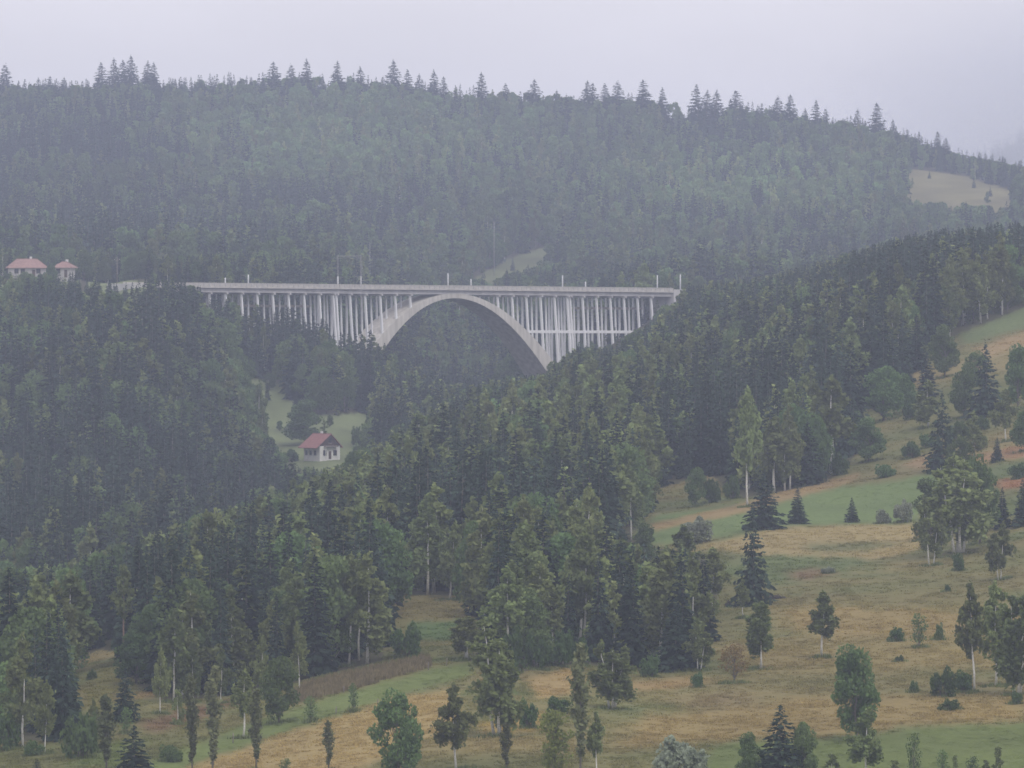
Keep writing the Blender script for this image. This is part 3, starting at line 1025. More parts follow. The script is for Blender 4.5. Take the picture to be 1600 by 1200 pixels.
def gable_house(loc, rz, label, L=9.0, W=8.4, wall=3.9, rise=3.6):
    """Ridge along local x; gable end with dark timber at +x, catslide roof on the -y side."""
    o = empty('house', loc, rz)
    tag(o, label, 'house')
    MB().box(-L / 2, L / 2, -W / 2, W / 2, -2.5, wall).build('wall', M['plaster'], o)
    zr = wall + rise
    for sx, nm in ((1, 'gable'), (-1, 'gable')):
        x1 = sx * L / 2
        x0 = x1 - sx * .25
        MB().add([(x0, -W / 2, wall + .003), (x0, W / 2, wall + .003), (x0, 0, zr - .25), (x1, -W / 2, wall + .003), (x1, W / 2, wall + .003), (x1, 0, zr - .25)],
                 [(0, 1, 2), (3, 5, 4), (0, 3, 4, 1), (1, 4, 5, 2), (2, 5, 3, 0)]).build(nm, M['timber_dark'], o)
    sl = rise / (W / 2)
    roof = None
    for side, run in ((-1, W / 2 + 2.0), (1, W / 2 + .7)):
        n = 12
        mb = MB()
        x0, x1 = -L / 2 - .6, L / 2 + .8
        ym, zm = side * run, zr - sl * run * (.82 if side < 0 else 1)
        a = [(x0, 0, zr), (x1, 0, zr), (x1, ym, zm), (x0, ym, zm)]
        mb.hexa([(p[0], p[1], p[2]) for p in a] + [(p[0], p[1] + side * .10, p[2] + .16) for p in a])
        rf = mb.build('roof', M['roof_red'], o)
        for k in range(n):                                      # standing seams
            x = x0 + (x1 - x0) * (k + .5) / n
            MB().hexa([(x - .05, side * .10, zr + .165), (x + .05, side * .10, zr + .165), (x + .05, ym + side * .1, zm + .165), (x - .05, ym + side * .1, zm + .165),
                       (x - .04, side * .10, zr + .23), (x + .04, side * .10, zr + .23), (x + .04, ym + side * .1, zm + .23), (x - .04, ym + side * .1, zm + .23)]).build('seam', M['roof_red'], rf)
        roof = roof or rf
    MB().box(-L / 2 - .6, L / 2 + .8, -.16, .16, zr + .17, zr + .30).build('ridge_cap', M['roof_red'], roof)
    MB().box(-1.9, -1.2, .7, 1.4, zr - 1.2, zr + .9).build('chimney', M['plaster'], roof)
    for y in (-2.1, 2.1):
        window(o, L / 2, y, 1.0, 1.3, 1.5, 'x', 1)
    window(o, L / 2, 0, wall + 1.0, 1.3, 1.3, 'x', 1)
    MB().box(L / 2 + .004, L / 2 + .06, -.55, .55, -.2, 2.3).build('door', M['timber_dark'], o)
    # balcony over the door, on two posts
    MB().box(L / 2 + .07, L / 2 + 1.2, -2.6, 2.6, wall - .25, wall - .08).build('balcony', M['timber_dark'], o)
    for y in (-2.5, 2.5):
        MB().box(L / 2 + 1.02, L / 2 + 1.17, y - .08, y + .08, -2.0, wall - .252).build('post', M['plaster'], o)
    for x in (-3.0, -.6, 1.9):
        window(o, x, -W / 2, 1.1, 1.1, 1.3, 'y', -1)
    o.scale = (.78, .78, .84)
    return o


def hip_house(loc, rz, label, L, W, wall, rise, wins, ridge):
    o = empty('house', loc, rz)
    tag(o, label, 'house')
    MB().box(-L / 2, L / 2, -W / 2, W / 2, -3, wall).build('wall', M['plaster_dull'], o)
    e = .7
    x, y = L / 2 + e, W / 2 + e
    r = ridge / 2
    rf = MB().add([(-x, -y, wall + .003), (x, -y, wall + .003), (x, y, wall + .003), (-x, y, wall + .003), (-x, -y, wall + .2), (x, -y, wall + .2), (x, y, wall + .2), (-x, y, wall + .2), (-r, 0, wall + rise), (r, 0, wall + rise)],
                  [(0, 3, 2, 1), (0, 1, 5, 4), (1, 2, 6, 5), (2, 3, 7, 6), (3, 0, 4, 7), (4, 5, 9, 8), (5, 6, 9), (6, 7, 8, 9), (7, 4, 8)]).build('roof', M['roof_pale'], o)
    MB().tube([(-r, 0, wall + rise), (r, 0, wall + rise)], [.16, .16], 6).build('ridge_cap', M['roof_pale'], rf)
    for sx in (-1, 1):
        for sy in (-1, 1):
            MB().tube([(sx * r, 0, wall + rise), (sx * x, sy * y, wall + .2)], [.12, .12], 5).build('hip_cap', M['roof_pale'], rf)
    MB().box(r * .3, r * .3 + .7, .4, 1.1, wall + rise - 1.2, wall + rise + .8).build('chimney', M['plaster'], rf)
    for wx in wins:
        window(o, wx, -W / 2, 1.0, 1.2, 1.4, 'y', -1)
    MB().box(L * .12, L * .12 + 1.0, -W / 2 - .06, -W / 2 - .004, -.3, 2.1).build('door', M['timber_dark'], o)
    return o


dh = 1800.0
hp = at(503, 716, dh)
gable_house((hp[0], dh, float(hp[2])), math.radians(-52), 'white house with steep red roof and dark timber gable in a forest glade')
h2 = at(42, 432, 2205)
hip_house((h2[0], 2205, float(h2[2])), math.radians(8), 'larger of two white houses with pale red hip roofs on the ridge', 11.6, 8, 2.6, 3.0, (-3.6, -1.6, 3.4), 6.5)
h3 = at(101, 432, 2215)
hip_house((h3[0], 2215, float(h3[2])), math.radians(-12), 'smaller of two white houses with pale red hip roofs on the ridge', 5.4, 5.4, 2.7, 2.0, (-1.4,), 1.6)

ORDINAL = 'first second third fourth fifth sixth seventh eighth ninth tenth eleventh twelfth thirteenth fourteenth fifteenth sixteenth seventeenth eighteenth nineteenth twentieth'.split()


def ordinal(k):
    if k < 20:
        return ORDINAL[k]
    tens = {2: 'twenty', 3: 'thirty', 4: 'forty', 5: 'fifty', 6: 'sixty'}[(k + 1) // 10]
    return tens + ('-' + ORDINAL[(k + 1) % 10 - 1] if (k + 1) % 10 else '').strip() if (k + 1) % 10 else {20: 'twentieth', 30: 'thirtieth', 40: 'fortieth', 50: 'fiftieth', 60: 'sixtieth'}[k + 1]


# ------------------------------------------------------------------ poles and posts
def pole(u, vb, vt, label, mat='timber_grey', cross=True, d=None, rad=.13):
    d = d or hit(u, vb)
    p = at(u, vb, d)
    z = float(gz(p[0], d))
    o = empty('utility_pole', (p[0], d, z))
    tag(o, label, 'pole')
    H = (pixel_of(p[0], d, z)[1] - vt) * PIX * d
    MB().tube([(0, 0, -.5), (0, 0, H * .5), (0, 0, H)], [rad, rad * .9, rad * .75], 7).build('shaft', M[mat], o, True)
    if cross:
        MB().box(-.9, .9, -.06, .06, H - .9, H - .76).build('crossarm', M[mat], o)
        for x in (-.75, 0, .75):
            MB().tube([(x, 0, H - .758), (x, 0, H - .5)], [.05, .04], 6).build('insulator', M['pale_concrete'], o)
    return o


pole(183, 441, 402, 'weathered wooden pole on the grassy ridge left of the viaduct', d=2080)
pole(772, 395, 346, 'thin pale pole at the edge of the glade behind the viaduct', mat='mast_grey', cross=False, d=2985, rad=.16)
pole(578, 425, 378, 'thin grey pole in the wood behind the viaduct gantry', mat='mast_grey', cross=False, d=2640, rad=.12)


def fence_post(u, vb, vt, label):
    d = hit(u, vb)
    p = at(u, vb, d)
    H = (vb - vt) * PIX * d
    m = MB().tube([(0, 0, -.3), (.02, 0, H * .6), (.03, 0, H)], [.075, .07, .05], 6)
    o = m.build('fence_post', M['timber_grey'], None, True)
    o.location = (p[0], d, float(gz(p[0], d)))
    tag(o, label, 'post', 'old posts along the field strips')


fence_post(669, 1047, 1034, 'dark fence post at the right tip of the brown crop strip')
fence_post(698, 1040, 1028, 'fence post beside the twin-stemmed birch above the green strip')
fence_post(364, 1161, 1145, 'fence post at the lower edge of the green strip beside a white birch trunk')
fence_post(525, 1115, 1104, 'fence post on the green strip right of the small round tree')
fence_post(537, 1082, 1072, 'fence post between the brown crop strip and the young tree')
fence_post(590, 1102, 1092, 'fence post where the green strip meets the stubble above the dark tree')

# ------------------------------------------------------------------ trees that stand apart, one by one
T = plant_px
# lower left
T('spruce_broad', 210, 1228, 1132, 74, 'dark broad spruce cut by the bottom edge at far lower left')
T('spruce', 58, 1232, 1184, 34, 'tip of a dark spruce in the bottom left corner')
T('poplar', 301, 1212, 1050, 24, 'slender columnar tree, left of the close pair at lower left')
T('poplar', 331, 1216, 1038, 29, 'tallest slender columnar tree, right of the close pair at lower left')
T('poplar', 400, 1206, 1074, 23, 'slender columnar tree rising from the stubble below the egg-shaped tree')
T('poplar', 514, 1206, 1124, 17, 'short slender columnar tree standing alone on the stubble strip')
T('poplar', 166, 1206, 1082, 27, 'slender columnar tree left of the dark oval tree at lower left')
T('sapling', 278, 1132, 1075, 24, 'small birch with white foot left of the columnar pair', variant=1)
T('birch_bare', 380, 1154, 1043, 40, 'birch with long white trunk beside the egg-shaped tree', variant=0)
T('broad', 436, 1130, 1022, 62, 'egg-shaped dense tree left of the brown crop strip', variant=0)
T('spruce_broad', 196, 1128, 1042, 42, 'dark oval conifer in the meadow gap at lower left')
T('sapling', 198, 1146, 1103, 22, 'pale sapling in front of the dark oval conifer', variant=0)
T('birch', 271, 1098, 946, 52, 'tall drooping birch left of the narrow pale tree', variant=1)
T('birch', 322, 1082, 966, 36, 'narrow pale birch between two broad drooping ones', variant=0)
T('birch_clump', 368, 1078, 955, 62, 'broad drooping birch clump behind the egg-shaped tree')
T('broad', 213, 1068, 985, 66, 'dark dome-shaped tree beside the bare reddish trunk', variant=2)
T('broad', 231, 1016, 958, 46, 'small round dark green tree behind the dome-shaped one', variant=1)
T('pine_bare', 195, 1040, 880, 40, 'tall thin tree with bare reddish trunk above the meadow gap')
T('birch', 36, 1168, 985, 66, 'large dull birch at the left edge of the picture', variant=2)
T('spruce_broad', 98, 1156, 980, 62, 'tall dark conifer left of the meadow gap')
T('bush', 128, 1184, 1108, 58, 'tall leafy bush at the foot of the dark conifer, lower left')
T('bush', 10, 1172, 1110, 50, 'dark bush on the left edge under the large dull birch')
T('bush', 52, 1180, 1155, 34, 'low bush in the grass at the lower left edge')
T('sapling', 486, 1128, 1086, 25, 'small round tree on the green strip right of the egg-shaped tree', variant=0)
T('sapling', 553, 1112, 1066, 18, 'thin young tree on the green strip below the brown crop', variant=0)
T('sapling', 447, 1215, 1184, 22, 'treetop at the bottom edge below the stubble strip', variant=0)
T('bush', 265, 1190, 1162, 40, 'pale scrub beside the columnar pair at lower left')
T('bush', 143, 1062, 1044, 16, 'small dark bush in the ochre meadow gap')
for u, vb, vt, w, lb in ((70, 1178, 1060, 34, 'slim birch between the left edge and the dark conifer'), (146, 1176, 1088, 24, 'slim pale birch right of the tall leafy bush'), (250, 1116, 1010, 30, 'slim pale birch right of the dome-shaped tree'), (300, 1098, 1000, 30, 'slim birch right of the tall drooping one'), (345, 1100, 1005, 30, 'slim birch left of the broad drooping clump'), (410, 1092, 990, 34, 'pale birch just behind the egg-shaped tree'), (468, 1078, 968, 36, 'pale birch above the left end of the maize strip'), (20, 1150, 1000, 40, 'pale birch on the left edge behind the dark bush')):
    T('birch', u, vb, vt, w, lb)
# lower middle
T('broad', 623, 1222, 1072, 80, 'large dense dark tree on the stubble at the bottom edge', variant=3)
T('birch', 713, 1204, 1064, 60, 'dark birch with short white foot right of the dense dark tree', variant=3)
T('birch_clump', 779, 1150, 962, 98, 'biggest birch clump with three white trunks in the middle meadow', variant=0)
T('bush', 826, 1138, 1086, 32, 'tall narrow bush at the right foot of the biggest birch clump')
T('poplar', 906, 1216, 1002, 34, 'very tall narrow grey-green tree in the lower middle')
T('birch_bare', 931, 1216, 1108, 28, 'thin birch with white foot beside the very tall narrow tree', variant=1)
T('birch_clump', 957, 1108, 998, 66, 'birch group with several white stems in the open meadow', variant=1)
T('bush', 873, 1114, 1085, 42, 'round dark bush above the yellow-green tree')
T('lime', 868, 1210, 1106, 52, 'yellow-green young tree at the bottom in the middle')
T('poplar', 791, 1206, 1127, 17, 'thin columnar sapling below the biggest birch clump')
T('willow', 1062, 1226, 1146, 92, 'silvery grey willow bush cut by the bottom edge')
T('bush', 1017, 1058, 1021, 34, 'compact dark green bush at the upper edge of the meadow')
T('spruce_broad', 1056, 1048, 935, 72, 'dark spruce at the forest edge above the compact bush')
T('bush', 635, 1026, 968, 52, 'round dark bush at the right end of the wood by the glade')
T('birch_pair', 729, 1032, 960, 58, 'birch with two forked white trunks right of the small glade', variant=0)
for i, (u, vb, vt, w) in enumerate(((838, 1046, 985, 46), (872, 1042, 980, 50), (905, 1040, 990, 40), (800, 1052, 970, 44))):
    T('bush', u, vb, vt, w, ['bush in the thicket above the orange stubble, left of centre', 'bush in the middle of the thicket above the orange stubble', 'bush at the right end of the thicket above the orange stubble', 'bush at the left end of the thicket beside the biggest birch clump'][i], 'thicket bushes')
# meadow right of the middle
T('birch_pair', 1091, 1048, 970, 48, 'short birch with twin white feet at the forest corner', variant=1)
T('bush', 1090, 1074, 1046, 22, 'small bush just below the short twin-footed birch')
T('birch_pair', 1189, 1046, 934, 58, 'rounded birch with two parallel white trunks in the ochre meadow', variant=0)
T('birch_bare', 1284, 1028, 920, 46, 'lone birch with one white trunk in the ochre meadow', variant=0)
T('rust', 1147, 1068, 1002, 48, 'rust-brown thin tree in the meadow left of the twin-trunked birch')
T('broad', 1338, 1158, 1003, 80, 'large leafy tree standing above a birch in the lower right meadow', variant=1)
T('birch', 1352, 1216, 1102, 62, 'birch in front of the large leafy tree at the bottom right', variant=2)
T('bush', 1401, 1002, 978, 28, 'round dark bush left of the small tree in the ochre meadow')
T('sapling', 1436, 1012, 957, 30, 'small tree between two bushes in the ochre meadow', variant=0)
T('bush', 1468, 1000, 971, 16, 'narrow upright bush right of the small meadow tree')
T('bush', 1473, 1088, 1038, 44, 'dark bush left of the leaning white trunk at the right', variant=0)
T('bush', 1504, 1082, 1044, 36, 'dark bush touching the leaning white trunk at the right', variant=1)
T('bush', 1484, 1110, 1090, 36, 'low sprawling bush below the dark bushes at the right')
T('bush', 1428, 1082, 1061, 13, 'tiny bush alone in the lower right meadow')
T('bush', 1405, 1034, 1022, 14, 'faint low scrub below the round bush in the ochre meadow')
T('birch_bare', 1522, 1082, 905, 44, 'birch with long slanting white trunk at the right edge group', variant=1)
T('birch', 1556, 1072, 905, 66, 'birch with dark foot in the right edge group', variant=3)
T('birch_clump', 1588, 1086, 892, 82, 'birch clump with three tall white stems at the right edge', variant=0)
T('bush', 1588, 1100, 1076, 20, 'small dark bush at the feet of the right edge birches')
T('spruce_broad', 1219, 1222, 1099, 84, 'broad dark spruce at the bottom edge in the green field')
T('broad', 1256, 1222, 1126, 44, 'leafy tree leaning against the broad dark spruce at the bottom', variant=0)
T('broad', 1170, 1222, 1142, 40, 'pale tree left of the broad dark spruce at the bottom', variant=2)
for u, vt, w, lb in ((1427, 1143, 24, 'tallest sapling in the bottom right green field'), (1474, 1170, 22, 'dark sapling left of a pair at the bottom right'), (1492, 1178, 15, 'thin sapling at the bottom edge beside the dark one'), (1520, 1180, 22, 'sapling at the bottom edge below the right birch group'), (1558, 1165, 20, 'sapling near the bottom right corner, rightmost of the row'), (1300, 1176, 28, 'sapling left of the birch at the bottom right'), (1397, 1186, 22, 'low sapling right of the birch at the bottom right'), (1540, 1186, 18, 'small sapling between two others near the bottom right corner')):
    T('sapling', u, 1216, vt, w, lb)
T('spruce_broad', 1176, 946, 792, 60, 'tall dark spruce standing between forest and ochre meadow', variant=0)
T('spruce_broad', 1194, 826, 738, 62, 'dark spruce on the green strip behind the tall one')
T('birch_bare', 1113, 958, 853, 48, 'birch with white foot left of the tall dark spruce', variant=0)
T('birch', 1066, 896, 818, 48, 'round-topped birch below the grey willow bush', variant=1)
T('willow', 1090, 848, 805, 54, 'grey-green willow bush at the lower edge of the upper green strip')
T('birch_bare', 1161, 966, 903, 24, 'small birch with thin white trunk in front of the tall spruce', variant=1)
T('spruce', 1246, 818, 760, 32, 'small spruce on the green strip right of the dark one', variant=1)
T('spruce_broad', 1331, 816, 777, 22, 'small lone spruce in the middle of the green strip', variant=1)
T('willow', 1377, 818, 794, 28, 'left one of two pale bushes on the green strip')
T('willow', 1412, 816, 778, 32, 'right one of two pale bushes on the green strip')
T('broad', 1008, 880, 816, 40, 'green leafy tree at the left tip of the upper green strip', variant=2)
T('willow', 1294, 896, 884, 24, 'pale low bush in the middle of the upper ochre meadow')
# clump at the right, upper meadow
T('broad', 1452, 842, 745, 68, 'left dark tree of the big clump at the right', variant=1)
T('birch_pair', 1454, 884, 770, 50, 'pale birch at the left foot of the big clump at the right', variant=1)
T('birch_clump', 1498, 866, 704, 96, 'birch with forked white trunks in the middle of the big clump', variant=1)
T('broad', 1530, 850, 708, 76, 'darkest tree of the big clump at the right', variant=3)
T('birch_pair', 1563, 906, 812, 46, 'birch with white feet below the big clump at the right', variant=1)
T('spruce', 1566, 826, 760, 30, 'dark spruce right of the big clump')
T('spruce', 1598, 822, 745, 34, 'dark spruce on the right edge beside the clump')
T('bush', 1497, 892, 862, 20, 'small bush under the forked birch of the big clump')
T('bush', 1480, 925, 912, 10, 'tiny bush in the meadow below the big clump')
T('spruce_broad', 1472, 736, 606, 54, 'tall dark tree above the big clump at the right')
T('birch', 1522, 715, 640, 36, 'small birch right of the tall dark tree at the upper right', variant=0)
T('bush', 1382, 746, 724, 36, 'low dark bush on the slope above the upper green strip')
T('bush', 1424, 716, 687, 32, 'round dark bush left of the tall dark tree')
T('spruce', 1558, 722, 682, 20, 'small lone spruce between the reddish strips')
T('broad', 1356, 722, 650, 54, 'dark bushy tree at the corner of the upper wood', variant=2)
T('bush', 1310, 742, 703, 32, 'dark bush at the tip of the upper wood')
T('spruce_broad', 1262, 758, 652, 58, 'tall dark spruce at the upper forest edge')
T('broad', 1380, 658, 570, 68, 'broad dark tree on the slope below the grassy track', variant=0)
T('broad', 1336, 690, 640, 34, 'pale small tree at the edge of the upper wood', variant=1)
T('spruce_broad', 1540, 652, 530, 58, 'tall dark conifer at the upper right')
T('broad', 1590, 640, 535, 46, 'dark tree on the right edge below the upper field', variant=1)
T('bush', 1500, 690, 655, 44, 'dark bush beside the tall dark tree at the upper right')
T('bush', 1535, 672, 648, 26, 'small bush below the tall dark conifer at the upper right')
T('spruce', 1432, 580, 490, 36, 'spruce left of the grassy track at the upper right')
T('broad', 1475, 590, 505, 48, 'bushy tree between the grassy track and the upper field', variant=2)
T('bush', 1425, 655, 615, 30, 'bush on the slope right of the broad dark tree')
T('broad', 1086, 792, 728, 34, 'pale young tree in the nook left of the tall bare trunk', variant=0)
T('bush', 1110, 786, 745, 34, 'bush beside the pale young tree in the nook')
T('bush', 1144, 780, 740, 28, 'round bush left of the tall bare trunk')
T('birch_bare', 1168, 792, 600, 42, 'very tall birch with thin bare trunk at the nook', variant=0)
for kd, u, vb, vt, w, lb in (
        ('broad', 1410, 645, 582, 46, 'leafy tree just left of the tall dark tree on the upper right slope'),
        ('birch', 1450, 668, 592, 46, 'pale birch rising behind the tall dark tree at the upper right'),
        ('broad', 1506, 652, 575, 48, 'leafy tree left of the tall dark conifer at the upper right'),
        ('birch', 1572, 690, 605, 40, 'birch right of the tall dark conifer at the upper right'),
        ('broad', 1604, 705, 640, 46, 'leafy tree cut by the right edge above the reddish strips'),
        ('bush', 1345, 704, 672, 34, 'bush below the pale small tree at the edge of the upper wood'),
        ('broad', 1498, 742, 680, 42, 'leafy tree at the right foot of the tall dark tree, upper right'),
        ('spruce', 1448, 622, 548, 34, 'slim spruce on the slope right of the grassy track'),
        ('broad', 1526, 604, 546, 42, 'leafy tree under the upper green field'),
        ('bush', 1590, 748, 720, 30, 'bush between the two reddish strips at the right edge'),
        ('bush', 1448, 700, 676, 26, 'bush just left of the foot of the tall dark tree'),
        ('birch', 1402, 600, 535, 36, 'birch at the bend of the grassy track'),
        ('bush', 1470, 560, 530, 32, 'bush at the lower edge of the upper wood near the track')):
    T(kd, u, vb, vt, w, lb)
# birches whose white trunks show at the edge of the wood
for u, vb, vt, w, kd, lb in (
        (818, 975, 805, 46, 'birch_bare', 'tall birch with long white trunk above the thicket'),
        (887, 945, 795, 58, 'birch_bare', 'birch with white trunk right of the tall one above the thicket'),
        (701, 938, 810, 52, 'birch_pair', 'birch with twin white feet at the top of the small glade'),
        (768, 880, 760, 60, 'birch_pair', 'birch with two slanting white trunks in the middle of the wood'),
        (352, 958, 800, 46, 'birch_bare', 'birch with white trunk deep in the left wood'),
        (237, 955, 845, 42, 'birch_bare', 'birch with thin trunk behind the small round tree'),
        (590, 940, 830, 54, 'birch_bare', 'birch with curved pale stem left of the small glade'),
        (557, 945, 868, 50, 'birch', 'pale-topped birch left of the curved stem'),
        (423, 1010, 905, 44, 'birch_bare', 'birch with pale trunk in the left wood above the egg-shaped tree'),
        (452, 1020, 900, 44, 'birch_bare', 'birch with pale trunk left of the dark wood end'),
        (503, 1030, 915, 42, 'birch_bare', 'birch with pale trunk above the brown crop strip'),
        (545, 1040, 860, 46, 'birch_bare', 'tall birch above the middle of the brown crop strip'),
        (895, 825, 690, 78, 'birch_clump', 'big pale round-topped birch in the upper middle wood'),
        (985, 818, 735, 54, 'broad', 'rounded dense tree at the left tip of the green strip'),
        (928, 870, 790, 40, 'birch', 'birch with a white foot beside the rounded dense tree'),
        (965, 1010, 935, 58, 'birch', 'pale birch above the several-stemmed group'),
        (1000, 990, 880, 60, 'broad', 'dull round tree left of the forest corner'),
        (1040, 940, 850, 60, 'birch', 'dull birch below the left tip of the green strip'),
        (660, 830, 720, 90, 'birch_clump', 'wide dome-topped birch clump in the upper left wood')):
    T(kd, u, vb, vt, w, lb)
# around the far houses and the glade house
T('broad', 480, 690, 622, 64, 'big round green tree behind the red-roofed house', d=1850, variant=1)
T('bush', 80, 440, 408, 20, 'dark tree between the two ridge houses', d=2195)
T('bush', 12, 442, 424, 20, 'bush at the left corner of the larger ridge house', d=2190)
T('bush', 66, 444, 424, 18, 'bush at the right corner of the larger ridge house', d=2190)
for u, vb, vt, w, lb in ((560, 700, 664, 26, 'bush right of the red-roofed house'), (400, 668, 636, 40, 'dark bush at the left end of the house glade'), (455, 722, 700, 26, 'bush left of the red-roofed house')):
    T('bush', u, vb, vt, w, lb, d=hit(u, vb, 1640, 2100))
# spruces standing up along the far ridge
SKY = [(8, 98), (60, 120), (78, 118), (100, 120), (158, 97), (178, 90), (192, 92), (205, 85), (231, 94), (240, 96), (427, 94), (455, 99), (479, 90), (527, 95), (563, 103), (598, 118), (615, 92), (637, 108), (655, 115), (678, 108), (693, 118), (752, 112), (790, 130), (835, 122), (870, 140), (918, 125), (926, 127), (945, 130), (965, 125), (1005, 124), (1035, 136), (1088, 131), (1105, 140), (1120, 139), (1150, 140), (1215, 149), (1235, 146), (1258, 168), (1275, 156), (1290, 167), (1340, 170), (1370, 160), (1395, 186), (1436, 205), (1465, 205), (1478, 214)]
RIDGE_V = ([-300, 0, 200, 400, 600, 800, 1000, 1200, 1400, 1600], [180, 178, 160, 165, 168, 187, 196, 217, 245, 292])
for u, vt in SKY:
    d = float(np.interp(u, [0, 200, 400, 600, 800, 1000, 1200, 1400, 1600], [4100, 4100, 4050, 4050, 4020, 4000, 3950, 3900, 3800])) - random.uniform(10, 60)
    i = int(np.searchsorted(GU, u))
    vb = float(_bil(VV, u, d))
    T('spruce', u, vb, vt, max(24, (vb - vt) * random.uniform(.48, .66)), ordinal(SKY.index((u, vt))) + ' spruce from the left standing up along the misty far ridge', 'spruces along the far ridge line', d=d)

# small dark things in the grass by the tall spruce
def brush_pile(u, vb, wpx, hpx, label):
    d = hit(u, vb)
    p = at(u, vb, d)
    r = np.random.default_rng(int(u))
    L, H = wpx * PIX * d, max(hpx * PIX * d, .3)
    mb = MB()
    for k in range(46):
        a, b = r.uniform(-.5, .5, 2) * L, 0
        z0, z1 = r.uniform(0, H, 2) * (1 - abs(a[0]) / L * 1.4).clip(.2, 1)
        mb.tube([(a[0], r.normal() * .4, z0), ((a[0] + a[1]) / 2, r.normal() * .4, (z0 + z1) / 2 + .06), (a[1], r.normal() * .4, z1)], [.05, .04, .015], 4)
    o = mb.build('brush_pile', M['twig_dark'])
    o.location = (p[0], d, float(gz(p[0], d)))
    tag(o, label, 'brush pile')


brush_pile(1213, 936, 32, 8, 'low dark pile of cut branches right of the tall dark spruce')
brush_pile(1138, 947, 12, 11, 'small dark heap of branches left of the thin white trunk')

# ------------------------------------------------------------------ the woods
A_EDGE = ([-300, 200, 400, 500, 600, 800, 1000, 1200, 1900], [1260, 1260, 1370, 1520, 1660, 1900, 2050, 2330, 2330])
LIM_A = ([-300, 0, 100, 200, 330, 400, 465, 470, 540, 545, 600, 650, 700, 760, 800, 850, 870, 900, 950, 1000, 1035, 1058, 1072, 1200, 1300, 1400, 1500, 1600, 1900],
         [890, 886, 876, 842, 790, 775, 742, 719, 719, 705, 680, 640, 612, 590, 588, 582, 562, 540, 540, 510, 480, 462, 440, 428, 400, 368, 350, 343, 330])
LIM_B = ([-300, -10, 0, 118, 125, 200, 222, 235, 296, 330, 345, 359, 383, 407, 431, 455, 478, 501, 520, 560, 600, 640, 700, 850, 900, 1900],
         [414, 418, 423, 423, 432, 440, 434, 418, 432, 456, 464, 462, 474, 466, 480, 476, 496, 474, 518, 506, 520, 562, 585, 582, 540, 430])
LIM_D = ([-300, 0, 100, 150, 200, 260, 300, 400, 500, 600, 700, 800, 900, 1000, 1100, 1200, 1300, 1400, 1450, 1500, 1600, 1900],
         [128, 130, 136, 136, 130, 132, 130, 119, 116, 128, 136, 146, 150, 156, 160, 172, 187, 208, 228, 244, 262, 300])

